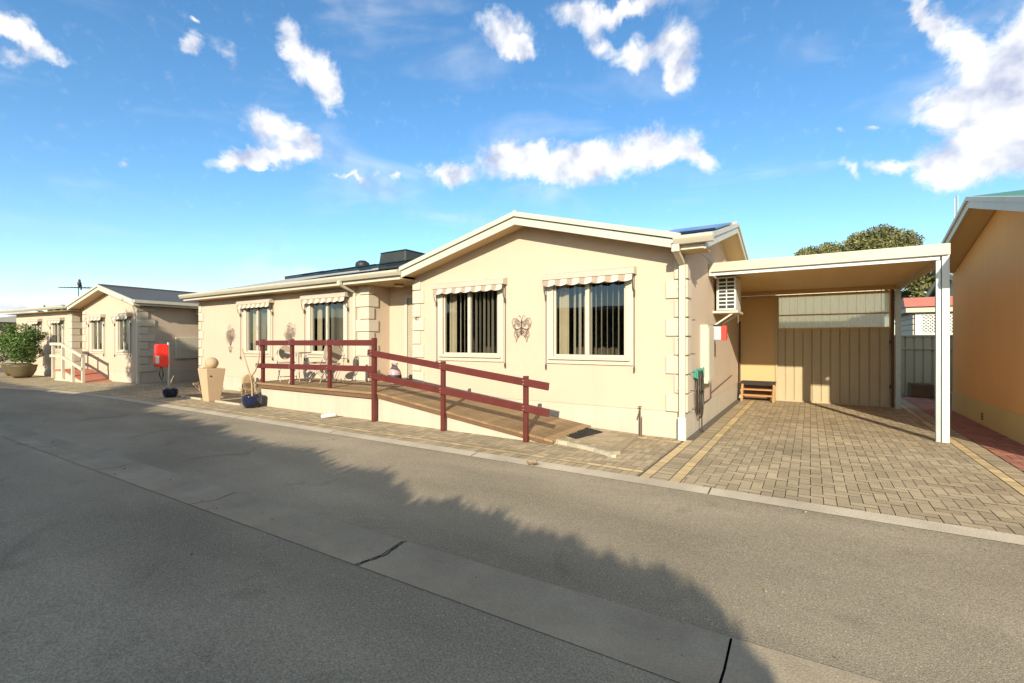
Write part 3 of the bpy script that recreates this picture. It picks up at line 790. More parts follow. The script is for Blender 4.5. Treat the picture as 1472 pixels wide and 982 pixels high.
k.tube([(cx, y - .01, cz + .12), (cx, y - .02, cz), (cx, y - .01, cz - .16)], .014, 8); k.lathe([(0, 0), (.02, .01), (.022, .03), (0, .05)], (cx, y, cz + .12), 8)
def spiral(ax, az, r, turns, s, ph):
    return [(ax + s * r * (1 - i / 22 * .85) * math.cos(ph + turns * i / 22 * 6.28), y, az + r * (1 - i / 22 * .85) * math.sin(ph + turns * i / 22 * 6.28)) for i in range(23)]
for s in (-1, 1):
    k.tube([(cx, y, cz + .15), (cx + s * .03, y, cz + .25), (cx + s * .07, y, cz + .28), (cx + s * .09, y, cz + .25), (cx + s * .07, y, cz + .235)], .004, 5)
    up = [(0, .08), (.06, .14), (.15, .21), (.24, .20), (.27, .12), (.24, .02), (.17, -.04), (.08, -.03), (0, .0)]
    lo = [(0, .0), (.10, -.04), (.2, -.08), (.21, -.17), (.16, -.24), (.15, -.33), (.12, -.24), (.06, -.18), (0, -.1)]
    for poly in (up, lo): k.tube([(cx + s * a, y - .004, cz + b) for a, b in poly], .0055, 5)
    for (ax, az, r, tn, ph) in ((.15, .12, .06, 2, 0), (.21, .05, .04, 1.7, 1), (.09, .07, .04, 1.6, 2), (.14, -.11, .05, 1.8, 4), (.11, -.19, .03, 1.5, 2), (.18, -.02, .03, 1.5, 3), (.05, -.1, .03, 1.4, 1)):
        k.tube(spiral(cx + s * ax, cz + az, r, tn, s, ph), .0042, 5)
    for a in range(5): k.tube([(cx, y, cz + .02 - .02 * a), (cx + s * (.10 + .02 * a), y, cz + .14 - .09 * a)], .0035, 5)
k.v = [(-4.68 + a * .80, y + (b - y) * .8, 1.82 + c_ * .86) for a, b, c_ in k.v]
tag(k.build('butterfly_ornament', M['iron']), 'brown wire butterfly ornament on the gable wall between the two front windows', 'wall art')

# ================================================================== FURNITURE ON THE DECK
def bistro_chair(loc, rz, label):
    c = thing('bistro_chair', label, 'chair', loc, rz, 'folding bistro chairs on the deck', local=True)
    # faces -Y in local space
    for s in (-1, 1):
        MB().tube([(s * .19, -.20, 0), (s * .19, .0, .25), (s * .18, .2, .46)], .011, 8).build('leg', M['chairmetal'], c, smooth=True)
        MB().tube([(s * .165, .24, 0), (s * .165, 0, .26), (s * .165, -.18, .45)], .011, 8).build('leg', M['chairmetal'], c, smooth=True)
    b = MB(); b.tube([(-.19, .16, .42)] + [(-.20 * math.cos(t), .2 + .06 * math.sin(t), .55 + .38 * math.sin(t)) for t in [i * math.pi / 10 for i in range(11)]] + [(.19, .16, .42)], .011, 8)
    bf = b.build('back_frame', M['chairmetal'], c, smooth=True)
    ov = MB(); n = 20
    for (ra, yy) in ((1, -.006), (1, .006)):
        ov.face([(.135 * math.cos(2 * math.pi * i / n), .225 + yy + .02 * math.sin(2 * math.pi * i / n), .70 + .17 * math.sin(2 * math.pi * i / n)) for i in range(n)])
    ov.tube([(.135 * math.cos(2 * math.pi * i / n), .225 + .02 * math.sin(2 * math.pi * i / n), .70 + .17 * math.sin(2 * math.pi * i / n)) for i in range(n)], .012, 6, closed=True)
    ov.build('backrest', M['rattan'], c)
    st = MB(); st.lathe([(0, .44), (.19, .44), (.205, .45), (.205, .46), (.19, .47), (0, .475)], (0, 0, 0), 24); st.build('seat', M['rattan'], c)
    MB().tube([(-.19, -.1, .1), (.19, -.1, .1)], .007, 6).tube([(-.165, .13, .1), (.165, .13, .1)], .007, 6).build('stretcher', M['chairmetal'], c)
bistro_chair((-11.05, 6.8, DZ), R(70), 'folding bistro chair at the left end of the deck, left of the small table')
bistro_chair((-10.3, 7.1, DZ), R(-22), 'folding bistro chair with broad oval back behind the small table on the deck')
bistro_chair((-9.42, 6.9, DZ), R(-100), 'folding bistro chair half hidden behind the railing post on the right of the table')
t = thing('bistro_table', 'small round metal bistro table between the folding chairs on the deck', 'table', (-10.25, 6.6, DZ), 0, local=True)
MB().lathe([(0, .70), (.27, .70), (.28, .708), (.28, .72), (.27, .725), (0, .725)], (0, 0, 0), 28).build('table_top', M['chairmetal'], t)
for i in range(3):
    a = i * 2.094 + .4
    MB().tube([(.06 * math.cos(a), .06 * math.sin(a), .70), (.07 * math.cos(a), .07 * math.sin(a), .35), (.24 * math.cos(a), .24 * math.sin(a), 0)], .01, 8).build('leg', M['chairmetal'], t, smooth=True)
v = thing('vase', 'glazed pinkish vase with dark band standing on the porch by the front door', 'vase', (-7.98, 7.5, .56))
pf = [(.09, 0), (.12, .06), (.15, .16), (.155, .24), (.13, .33), (.075, .40), (.06, .45), (.085, .50), (.075, .50), (.05, .45)]
MB().lathe(pf, (-7.98, 7.5, .56)).build('body', M['vase1'], v, smooth=True)
MB().lathe([(.152, .12), (.159, .17), (.159, .21), (.150, .26)], (-7.98, 7.5, .56)).build('band', M['black'], v, smooth=True)

# ================================================================== POTS AND BEDS
p_ = thing('tapered_planter', 'tall peach tapered square planter topped by a stone ball, between two garden beds', 'planter', (-12.9, 6.0, 0))
x, y = -13.16, 6.02
def taper(mb, cx, cy, a, b, z0, z1): mb.hexa([(cx - a, cy - a, z0), (cx + a, cy - a, z0), (cx + a, cy + a, z0), (cx - a, cy + a, z0), (cx - b, cy - b, z1), (cx + b, cy - b, z1), (cx + b, cy + b, z1), (cx - b, cy + b, z1)])
k = MB(); taper(k, x, y, .145, .235, 0, .85); k.build('pot', M['peach'], p_, bevel=.012)
MB().tube([(x + .19, y - .12, .66), (x + .225, y - .12, .66)], .02, 10).build('drain_hole', M['black'], p_)
k = MB(); k.lathe([(.0, 0)] + [(.155 * math.sin(i * math.pi / 12), .155 - .155 * math.cos(i * math.pi / 12)) for i in range(1, 12)] + [(0, .31)], (x, y, .83), 28); k.build('ball', M['ball'], p_, smooth=True)
# arched slab on the wall
k = MB(); n = 10
poly = [(-.17, 0), (.17, 0)] + [(.17 * math.cos(i * math.pi / n), .42 + .17 * math.sin(i * math.pi / n)) for i in range(n + 1)]
k.prism([(7.35 + a, b) for a, b in poly], 'x', -13.95, -13.87)
tag(k.build('arched_stone', M['ball'], bevel=.01), 'arched tan garden stone standing against the wing wall beside the blue pot', 'stone')
def bluepot(x, y, s, label, stems, grp):
    t = thing('blue_pot', label, 'pot', (x, y, 0), 0, grp)
    MB().lathe([(.17 * s, 0), (.22 * s, .10 * s), (.235 * s, .20 * s), (.225 * s, .26 * s), (.245 * s, .275 * s), (.245 * s, .30 * s), (.215 * s, .30 * s), (.205 * s, .26 * s)], (x, y, 0), 28).build('pot', M['bluepot'], t, smooth=True)
    MB().lathe([(0, .25 * s), (.2 * s, .255 * s), (.19 * s, .27 * s), (0, .272 * s)], (x, y, 0), 20).build('soil', M['soil'], t)
    k = MB()
    for st in stems: k.tube([(x + a, y + b, c) for a, b, c in st], .02, 8, taper=.6)
    k.build('stem', M['twig'], t, smooth=True)
bluepot(-11.08, 5.95, .95, 'dark blue pot with a forked bare trunk beside the deck end', [
    [(-.0, 0, .25), (-.08, .04, .5), (-.17, .05, .72), (-.34, .05, 1.0), (-.45, 0, 1.38)], [(-.16, .05, .70), (.02, .06, .85), (.13, .08, 1.1), (.15, .1, 1.42)]], 'dark blue glazed pots')
bluepot(-15.0, 5.8, .80, 'low dark blue pot with bare twigs in front of the red hose cover', [[(0, 0, .22), (.05, 0, .45), (.15, .02, .6)], [(0, 0, .22), (-.1, 0, .4)]], 'dark blue glazed pots')
def rosebed(x0, x1, y0, y1, label, seed, grp):
    t = thing('garden_bed', label, 'garden bed', ((x0 + x1) / 2, (y0 + y1) / 2, 0), 0, grp)
    k = MB(); k.box(x0 + .05, x1 - .05, y0 + .05, y1, -.02, .03); k.build('soil', M['soil'], t)
    MB().box(x0, x1, y0, y0 + .05, -.01, .045).box(x0, x0 + .05, y0 + .05, y1, -.01, .045).box(x1 - .05, x1, y0 + .05, y1, -.01, .045).build('edging', M['edgebrick'], t)
def rosebush(x, y, h, seed, label):
    rr = random.Random(seed); k = MB()
    def br(p, d, l, r, n):
        q = p + d * l; mid = p + d * l * .5 + Vector((rr.gauss(0, .02), rr.gauss(0, .02), 0))
        k.tube([p, mid, q], r, 5, taper=.7)
        if n: 
            for i in range(rr.choice((2, 3))):
                br(q, (d + Vector((rr.gauss(0, .55), rr.gauss(0, .55), rr.uniform(-.1, .5)))).normalized(), l * rr.uniform(.6, .95), r * .7, n - 1)
    for i in range(6):
        a = rr.uniform(0, 6.28); br(Vector((x + .05 * math.cos(a), y + .05 * math.sin(a), .02)), Vector((math.cos(a) * .7, math.sin(a) * .7, 1)).normalized(), h * .33, .013, 3)
    t = tag(k.build('rose_bush', M['twig']), label, 'bush', 'pruned bare rose bushes')
rosebed(-14.9, -13.6, 5.95, 7.1, 'small soil bed with pale edging left of the tapered planter', 1, 'edged garden beds')
rosebed(-12.85, -11.65, 5.95, 7.1, 'small soil bed with pale edging between the tapered planter and the blue pot', 2, 'edged garden beds')
rosebush(-14.2, 6.35, .6, 4, 'pruned leafless rose bush left of the tapered planter'); rosebush(-12.1, 6.4, .5, 9, 'pruned leafless rose bush between the tapered planter and the forked trunk')
# hose reel on post
t = thing('hose_reel_post', 'bright red vinyl cover over a hose reel on a galvanised post', 'hose reel', (-17.2, 6.4, 0))
x, y = -17.33, 6.45
MB().tube([(x - .06, y + .21, 0), (x - .06, y + .21, 1.52)], .032, 12).build('post', M['galv'], t, smooth=True)
k = MB(); n = 12
poly = []
for (cx_, cz_, a0) in ((.18, .62, 0), (-.18, .62, 90), (-.24, .10, 180), (.22, .08, 270)):
    for i in range(5):
        a = R(a0 + i * 22.5); poly.append(((cx_ + .1 * math.cos(a)) * .62, cz_ + .1 * math.sin(a)))
k.prism([(y + .02 + a * .9, .75 + b) for a, b in poly], 'x', x - .20, x + .05)
cov = k.build('cover', M['redbag'], t, bevel=.04)
MB().box(x + .052, x + .057, y - .17, y - .08, .86, 1.10).build('label', M['white'], cov)
MB().tube([(x - .05, y + .0, .78), (x - .06, y - .03, .5), (x - .04, y + .03, .3), (x - .02, y + .06, .5), (x - .03, y + .03, .76)], .02, 8).build('hose', M['hose'], t, smooth=True)

# ================================================================== FOLIAGE
def foliage(mb, blobs, n, size, rng, tlo=.6, thi=1.35, spread=.35):
    tot = sum(b[3] * b[4] for b in blobs)
    for (bx, by, bz, rx, rzz) in blobs:
        bt = rng.uniform(.68, 1.3)
        for i in range(int(n * rx * rzz / tot)):
            d = Vector((rng.gauss(0, 1), rng.gauss(0, 1), rng.gauss(0, 1))).normalized()
            r = rng.random() ** spread
            q = Vector((bx + d.x * rx * r, by + d.y * rx * r, bz + d.z * rzz * r))
            mb.ct = rng.uniform(tlo, thi) * bt
            s = size * rng.uniform(.6, 1.4)
            mb.leaf(q, d + Vector((rng.gauss(0, .8), rng.gauss(0, .8), rng.gauss(0, .6))), s, s * .55)
def bowl_shrub(x, y, label, seed, h=1.55):
    rg = random.Random(seed)
    t = thing('bowl_planter', label, 'planter', (x, y, 0), 0, 'wide olive bowl planters')
    MB().lathe([(.25, 0), (.34, .12), (.42, .30), (.45, .48), (.47, .50), (.47, .55), (.43, .55), (.40, .45)], (x, y, 0), 32).build('pot', M['olivepot'], t, smooth=True)
    MB().lathe([(0, .44), (.41, .45), (.40, .47), (0, .475)], (x, y, 0), 20).build('soil', M['soil'], t)
    s = thing('potted_shrub', label.replace('wide olive bowl planter', 'leafy green shrub in the bowl planter'), 'shrub', (x, y, .47), 0, 'green shrubs in bowl planters')
    k = MB(); k.tube([(x, y, .46), (x + .03, y, .8), (x, y, 1.2)], .035, 8, taper=.6)
    for i in range(9):
        a = i * .7; k.tube([(x, y, .75 + .04 * i), (x + .3 * math.cos(a), y + .3 * math.sin(a), 1.1 + .04 * i), (x + .5 * math.cos(a), y + .5 * math.sin(a), 1.35 + .03 * i)], .012, 5, taper=.5)
    k.build('trunk', M['bark'], s)
    k = MB(); bl = []
    for i in range(34):
        a = rg.uniform(0, 6.28); r = rg.uniform(.1, .58); bl.append((x + r * math.cos(a), y + r * math.sin(a), rg.uniform(.85, 1.95) - r * .15, rg.uniform(.16, .28), rg.uniform(.14, .24)))
    for i in range(7):
        a = rg.uniform(0, 6.28); bl.append((x + .35 * math.cos(a), y + .35 * math.sin(a), rg.uniform(1.95, 2.25), .10, .16))
    foliage(k, bl, 6500, .075, rg); k.build('crown', M['leaf'], s)
bowl_shrub(-28.4, 5.5, 'wide olive bowl planter beside the white-railed ramp of the neighbouring house', 3)
bowl_shrub(-30.6, 5.7, 'wide olive bowl planter at the left edge of the picture', 5)

def big_tree(name, x, y, label, blobs, n, size, m, seed, th, tr=.3, grp=None):
    rg = random.Random(seed); t = thing(name, label, 'tree', (x, y, 0), 0, grp)
    k = MB(); k.tube([(x, y, 0), (x + .1, y, th * .5), (x, y + .1, th)], tr, 10, taper=.6)
    for b in blobs[:12]: k.tube([(x, y, th * .8), ((x + b[0]) / 2, (y + b[1]) / 2, (th + b[2]) / 2), (b[0], b[1], b[2])], tr * .4, 6, taper=.3)
    k.build('trunk', M['bark'], t)
    k = MB(); foliage(k, blobs, n, size, rg, spread=.28); k.build('crown', m, t)
    return t
def dome_blobs(x, y, z0, w, h, n, rg, rr=(.8, 1.3)):
    out = []
    for i in range(n):
        a = rg.uniform(0, 6.28); e = rg.uniform(.0, 1) ** .7 * 1.45; q = rg.uniform(.72, .95)
        r = rg.uniform(*rr)
        out.append((x + q * w * math.cos(a) * math.cos(e), y + q * w * math.sin(a) * math.cos(e), z0 + q * h * math.sin(e), r, r * .7))
    return out
rg = random.Random(11)
big_tree('gum_tree', 2.6, 36, 'rounded olive-green tree rising behind the carport roof', dome_blobs(3.4, 36, 4.0, 3.0, 4.6, 60, rg, (.35, .8)) + dome_blobs(.9, 36, 4.2, 3.1, 3.5, 46, rg, (.35, .8)) + dome_blobs(2.4, 36, 3.0, 3.3, 3.0, 22, rg, (.8, 1.1)), 60000, .15, M['leafolive'], 2, 4.0)
big_tree('background_tree', -42, 11, 'dark dense green tree beyond the neighbouring house at the left edge', dome_blobs(-42, 11, 1.2, 2.2, 2.9, 34, rg, (.6, .9)), 9000, .2, M['leafdark'], 3, 2.0)
big_tree('background_tree', 7.0, 33, 'pale gum tree seen under the carport roof above the shed', dome_blobs(6.2, 33, 3.0, 2.6, 2.4, 26, rg, (.5, .8)), 7000, .22, M['leafolive'], 8, 2.0)

# hedge row across the road behind the viewer: throws the ragged shadow
def conifer(seed):
    rg = random.Random(seed); t = thing('conifer', 'tall narrow dark conifer in the row across the road', 'tree', (0, 0, 0), 0, 'conifer row across the road', local=True)
    MB().tube([(0, 0, 0), (0, 0, 2.3)], .05, 6, taper=.3).build('trunk', M['bark'], t)
    k = MB()
    for i in range(3000):
        z = rg.random() ** .75 * 2.45 + .02; r = .50 * (1 - (z / 2.66) ** 9) * math.sqrt(rg.random()) + .02; a = rg.uniform(0, 6.28)
        k.ct = rg.uniform(.6, 1.3); k.leaf((r * math.cos(a), r * math.sin(a), z), (math.cos(a) * .6, math.sin(a) * .6, 1.4), rg.uniform(.1, .24), .06)
    for i in range(90):
        a = rg.uniform(0, 6.28); r = rg.uniform(0, .42); z = 2.2 - r * .4; h = rg.choice((.14, .2, .26, .34)) * rg.uniform(.7, 1.1)
        for j in range(7):
            zz = z + h * j / 6; k.leaf((r * math.cos(a), r * math.sin(a), zz), (rg.gauss(0, .22), rg.gauss(0, .22), 1), .15, .05)
    k.build('crown', M['leafdark'], t)
    return t
prot = [conifer(20), conifer(21), conifer(22)]
xx = 1.35; i = 0; HY = -2.6
while xx > -31:
    c = prot[i] if i < 3 else copy_tree(prot[i % 3])
    hh = (.93 if xx > -1.1 else min(1.12, 1.0 + .012 * (-1.1 - xx))) + random.uniform(-.02, .035)
    c.location = (xx, HY + random.uniform(-.08, .08), 0); c.rotation_euler = (0, 0, random.uniform(0, 6)); c.scale = (1, 1, hh)
    xx -= random.uniform(.34, .44); i += 1
rg = random.Random(5)
bl = []
for q in range(70):
    s = rg.random(); up = rg.uniform(.0, 1.0)
    cx_ = -11.2 - 7.0 * s; lo = 2.95 + (-(cx_ + 15.3)) * .52 if cx_ < -15.3 else 2.4; hi = 2.5 + (-(cx_ + 11.0)) * .56
    if hi < lo + .4: continue
    bl.append((cx_ + .8, -3.0 + rg.uniform(-.8, .8), (lo + .3 + (hi - lo - .5) * up) * 1.08, rg.uniform(.5, .8), rg.uniform(.4, .6)))
big_tree('street_tree', -14.2, -3.0, 'large leafy tree standing across the road behind the viewer', bl, 17000, .2, M['leafdark'], 31, 2.6)
# house across the road (seen in window reflections)
o = thing('opposite_house', 'plain cream house with grey gable roof across the road behind the viewer', 'house', (-8, -9, 0))
MB().box(-14, -1, -13, -7.5, 0, 2.7).build('wall', M['wall'], o)
MB().prism([(-13.5, 2.7), (-7.0, 2.7), (-10.25, 3.6)], 'x', -14.4, -.6).build('roof', M['roof'], o)
for a in (-12, -8.5, -5, -2.6): 
    wn = MB().box(a, a + 1.4, -7.5, -7.46, 1, 2.2).build('window', M['trim'], o); MB().box(a + .06, a + 1.34, -7.459, -7.45, 1.06, 2.14).build('pane', M['solar'], wn)

# ================================================================== SIDE WALL EQUIPMENT
t = thing('hose_coil', 'dark garden hose coiled on green hangers on the side wall of the cream house', 'hose', (-1.6, 8.5, 1))
hx = XG1
for dy in (-.27, 0, .26):
    MB().box(hx, hx + .065, 8.5 + dy - .03, 8.5 + dy + .03, .94, 1.07).box(hx + .06, hx + .08, 8.5 + dy - .04, 8.5 + dy + .04, .92, 1.1).build('hanger', M['green'], t, bevel=.01)
k = MB(); rr = random.Random(3)
for i in range(6):
    a0 = rr.uniform(.14, .24); zl = rr.uniform(.22, .42)
    k.tube([(hx + .04 + .012 * i % .06, 8.5 + a0 * math.cos(u), (1.05 + zl) / 2 + (1.05 - zl) / 2 * math.sin(u)) for u in [j * 6.283 / 22 for j in range(22)]], .011, 6, closed=True)
k.tube([(hx + .07, 8.62, .5), (hx + .06, 8.66, .2), (hx + .08, 8.55, .04), (hx + .12, 8.45, .02)], .011, 6)
k.build('hose', M['hose'], t, smooth=True)
t = thing('meter_box', 'tall cream meter box on the side wall behind the coiled hose', 'meter box', (hx, 9.1, .8))
MB().box(hx, hx + .13, 8.82, 9.42, .80, 1.85).build('casing', M['trim'], t, bevel=.01)
MB().box(hx + .13, hx + .145, 8.86, 9.38, .84, 1.80).build('door', M['trim'], t, bevel=.004)
t = thing('switch_box', 'grey electrical switch box with red side on the wall under the air conditioner', 'switch box', (hx, 9.6, 1.6))
MB().box(hx, hx + .24, 9.52, 9.66, 1.58, 1.84).build('casing', M['grey'], t, bevel=.008)
MB().box(hx + .24, hx + .33, 9.52, 9.66, 1.57, 1.85).build('red_cover', M['redp'], t, bevel=.008)
MB().box(hx, hx + .26, 9.5, 9.7, 1.845, 1.87).build('hood', M['black'], t)
MB().box(hx + .06, hx + .13, 9.53, 9.6, 1.36, 1.57).build('isolator', M['iron'], t, bevel=.006)
MB().box(hx, hx + .07, 9.47, 9.515, .85, 1.83).build('conduit', M['grey'], t)
t = thing('air_conditioner', 'boxy white wall air conditioner with slotted grille on the side wall under the carport', 'air conditioner', (hx, 10.3, 2.2))
ax0, ax1, ay, az0, az1 = hx + .06, hx + .42, 10.15, 2.17, 2.85
MB().box(ax0, ax1, ay, ay + .75, az0, az1).build('casing', M['white'], t, bevel=.01)
gr = MB(); gr.box(ax0 + .03, ax1 - .01, ay - .02, ay - .003, az0 + .01, az0 + .04).box(ax0 + .03, ax1 - .01, ay - .02, ay - .003, az1 - .04, az1 - .01)
for i in range(3): 
    xg = ax0 + .03 + i * (.30 / 2); gr.box(xg, xg + .02, ay - .022, ay - .003, az0 + .04, az1 - .04)
for i in range(1, 8): zz = az0 + .04 + i * (az1 - az0 - .08) / 8; gr.box(ax0 + .05, ax1 - .03, ay - .019, ay - .004, zz - .012, zz + .012)
gr.build('grille', M['white'], t)
MB().box(ax0 + .03, ax1 - .02, ay - .0035, ay - .0005, az0 + .03, az1 - .03).build('coil', M['black'], t)
br_ = MB(); br_.box(hx, ax1 + .04, ay - .04, ay + .8, az0 - .05, az0 - .005)
br_.bar((hx + .01, ay + .02, az0 - .3), (ax1 - .05, ay + .02, az0 - .05), .03, .03); br_.bar((hx + .01, ay + .7, az0 - .3), (ax1 - .05, ay + .7, az0 - .05), .03, .03)
br_.build('bracket', M['trim'], t)

# ================================================================== CARPORT
C = thing('carport', 'flat-roofed cream carport with white posts over the paved driveway beside the cream house', 'carport', (1.7, 9.6, 0))
CY0, CY1, CX0, CX1 = 9.58, 14.1, XG1 + .015, 1.80
MB().box(CX0, CX1, CY0, CY0 + .05, 2.875, 3.055).build('front_beam', M['gutter'], C, bevel=.008)
MB().box(CX0, CX1 - .12, CY0 + .012, CY0 + .045, 2.81, 2.872).build('beam_strip', M['white'], C)
MB().box(CX0 + .05, CX1 - .03, CY0 - .014, CY0 - .002, 2.865, 2.88).build('beam_lip', M['darkline'], C)
k = MB(); n = 34
for i in range(n):
    a = CY0 + .05 + (CY1 + .25 - CY0) * i / n; b = CY0 + .05 + (CY1 + .25 - CY0) * (i + 1) / n
    k.box(CX0 + .02, CX1 - .12, a, b - .012, 2.87, 2.9); k.box(CX0 + .02, CX1 - .12, b - .012, b, 2.882, 2.9)
k.build('roof_sheet', M['carroof'], C)
MB().box(CX1 - .10, CX1 - .04, CY0 + .05, CY1 + .3, 2.76, 3.0).build('side_beam', M['clad'], C)
MB().box(CX0, CX1 - .1, CY1 - .16, CY1 - .10, 2.77, 2.865).build('rear_beam', M['doorbrown'], C)
def cpost(x, y, z1, m, w=.075): MB().box(x - w / 2, x + w / 2, y - w / 2, y + w / 2, -.01, z1).build('post', m, C, bevel=.005)
cpost(1.745, 9.63, 2.874, M['white'], .09); cpost(1.662, 9.63, 2.80, M['galv'], .06); cpost(1.70, 13.84, 2.77, M['galv'], .1)
# rear screen wall
S = thing('screen_wall', 'tan ribbed steel screen wall with translucent strip window at the back of the carport', 'wall', (.4, 14.1, 0))
SX0, SX1 = -.73, 1.60
k = MB(); nrib = 12; wd = (SX1 - SX0) / nrib
prof = []
for i in range(nrib):
    a = SX0 + i * wd
    prof += [(a, 14.1), (a + wd - .03, 14.1), (a + wd - .022, 14.125), (a + wd - .008, 14.125)]
prof += [(SX1, 14.1)]
for p1, p2 in zip(prof[:-1], prof[1:]): k.face([(p1[0], p1[1], .03), (p2[0], p2[1], .03), (p2[0], p2[1], 1.86), (p1[0], p1[1], 1.86)])
k.box(SX0, SX1, 14.13, 14.15, .0, 1.86)
k.build('cladding', M['clad'], S)
MB().box(SX0, SX1, 14.07, 14.16, -.005, .035).build('bottom_rail', M['clad'], S)
k = MB(); k.box(SX0 - .0, SX1, 14.06, 14.12, 1.86, 1.90).box(SX0, SX1, 14.06, 14.12, 2.70, 2.76).box(SX0, SX0 + .03, 14.06, 14.12, 1.90, 2.70).box(SX1 - .03, SX1, 14.06, 14.12, 1.90, 2.70).box(SX0 + .03, SX1 - .03, 14.062, 14.076, 2.21, 2.245)
k.build('window_frame', M['doorbrown'], S)
k = MB(); n = 150; pr = None
for i in range(n + 1):
    xx = SX0 + .03 + (SX1 - SX0 - .06) * i / n; yy = 14.085 + .006 * math.sin(i * 1.3)
    if pr: k.face([(pr[0], pr[1], 1.90), (xx, yy, 1.90), (xx, yy, 2.70), (pr[0], pr[1], 2.70)])
    pr = (xx, yy)
k.build('translucent_sheet', M['poly'], S)
MB().box(SX1 + .0, SX1 + .06, 14.05, 14.13, 0, 2.77).build('end_post', M['deckdark'], S)
k = MB()
for i in range(9): zz = 1.95 + i * .085; k.hexa([(SX1 + .06, 14.0, zz), (SX1 + .13, 14.0, zz), (SX1 + .13, 14.08, zz + .03), (SX1 + .06, 14.08, zz + .03), (SX1 + .06, 14.0, zz + .01), (SX1 + .13, 14.0, zz + .01), (SX1 + .13, 14.08, zz + .04), (SX1 + .06, 14.08, zz + .04)])
k.build('louvre', M['white'], S)
for zz in (.45, 1.5): MB().box(SX1 - .03, SX1 + .0, 14.03, 14.06, zz, zz + .08).build('hinge', M['iron'], S)
k = MB(); k.box(XG1, SX0 - .045, 14.05, 14.1, .42, 2.72); dpn = k.build('side_door', M['doorbrown'], S)
MB().box(SX0 - .045, SX0, 14.02, 14.12, 0, 2.76).box(XG1, SX0 - .045, 14.02, 14.11, 2.72, 2.77).box(XG1, SX0 - .045, 14.08, 14.1, 0, .42).build('door_frame', M['clad'], S)
MB().tube([(XG1 + .05, 13.95, .45), (XG1 + .05, 13.95, 2.1)], .02, 8).build('conduit', M['iron'], S)
# steps
t = thing('timber_steps', 'low open timber steps with black mat top at the side door under the carport', 'steps', (-1.15, 13.85, 0))
for zz, yy in ((.13, 13.55), (.27, 13.68)): MB().box(-1.50, -.82, yy, yy + .15, zz, zz + .04).build('tread', M['timber'], t, bevel=.006)
MB().box(-1.55, -.76, 13.75, 14.04, .43, .47).build('platform', M['timber'], t)
MB().box(-1.56, -.75, 13.74, 14.04, .471, .50).box(-1.56, -.75, 13.735, 13.745, .40, .50).build('mat', M['blackmat'], t, bevel=.006)
for xx in (-1.545, -.815): MB().prism([(13.5, 0), (13.6, 0), (13.84, .43), (13.72, .43)], 'x', xx, xx + .05).build('stringer', M['timber'], t)
MB().box(-1.5, -.8, 13.98, 14.03, 0, .43).build('back_board', M['deckdark'], t)

# ================================================================== BACK OF THE PROPERTY
def fence(x0, x1, y, h, label, m, name='steel_fence'):
    t = thing(name, label, 'fence', ((x0 + x1) / 2, y, 0)); k = MB(); n = int((x1 - x0) / .2); wd = (x1 - x0) / n
    for i in range(n):
        a = x0 + i * wd
        for p1, p2 in (((a, y), (a + wd - .05, y)), ((a + wd - .05, y), (a + wd - .035, y + .03)), ((a + wd - .035, y + .03), (a + wd - .012, y + .03)), ((a + wd - .012, y + .03), (a + wd, y))):
            k.face([(p1[0], p1[1], .02), (p2[0], p2[1], .02), (p2[0], p2[1], h - .03), (p1[0], p1[1], h - .03)])
    k.build('panel', m, t)
    MB().box(x0, x1, y - .03, y + .04, h - .03, h + .02).box(x0, x1, y - .03, y, h - .40, h - .36).build('rail', m, t)
    for xx in (x0 + .03, x1 - .03): MB().box(xx - .03, xx + .03, y - .04, y + .045, -.02, h + .03).build('post', m, t)
fence(1.75, 9, 17.7, 1.72, 'grey-green steel fence behind the carport, below the lattice shed', M['fence'])
fence(-8, 1.7, 16.2, 3.4, 'tall pale fence standing behind the translucent strip window', M['stripe2'], 'pale_fence')
t = thing('lattice_shed', 'small shed with red roof trim and white lattice panel beyond the back fence', 'shed', (3.6, 19.5, 0))
MB().box(2.72, 5.6, 19.02, 22, 0, 2.45).build('wall', M['shedwall'], t)
k = MB()
for i in range(12): k.box(2.69, 2.72, 19.0, 22, .3 + i * .18, .3 + i * .18 + .15)
k.build('side_boards', M['shedwall'], t)
MB().box(2.5, 5.8, 18.8, 22.2, 2.45, 2.62).build('fascia', M['stripe2'], t)
MB().prism([(18.72, 2.62), (22.3, 2.62), (22.0, 2.92), (19.0, 2.92)], 'x', 2.46, 5.9).build('roof', M['shedroof'], t)
MB().box(2.74, 2.9, 18.96, 19.0, .5, 2.44).box(2.9, 5.4, 18.96, 19.0, 2.36, 2.44).box(2.9, 5.4, 18.96, 19.0, 1.4, 1.80).build('lattice_frame', M['white'], t)
k = MB()
for s in (-1, 1):
    for i in range(-6, 34):
        x_ = 2.9 + i * .1; p0, p1 = Vector((x_, 18.975 + .006 * s, 1.8)), Vector((x_ + s * .56, 18.975 + .006 * s, 2.36))
        def cl(q0, q1, lim, sg):
            if (q0.x - lim) * sg < 0 and (q1.x - lim) * sg < 0: return None
            if (q0.x - lim) * sg < 0: q0 = q0.lerp(q1, (lim - q0.x) / (q1.x - q0.x))
            elif (q1.x - lim) * sg < 0: q1 = q0.lerp(q1, (lim - q0.x) / (q1.x - q0.x))
            return q0, q1
        r = cl(p0, p1, 2.9, 1)
        if r: r = cl(r[0], r[1], 5.4, -1)
        if r and (r[1] - r[0]).length > .03: k.bar(r[0], r[1], .008, .03)
k.build('lattice', M['white'], t)
t = thing('rear_house', 'house with grey gable edge just visible under the carport roof beyond the shed', 'house', (7, 24, 0))
MB().box(4.5, 11, 20.2, 27, 0, 3.1).prism([(20.2, 3.1), (27, 3.1), (23.6, 3.95)], 'x', 4.5, 11).build('wall', M['fence'], t)
k = MB(); barge_x(k, 23.4, 3.9, 4.25, .2, 4.15, 4.22); k.build('fascia', M['fence'], t)
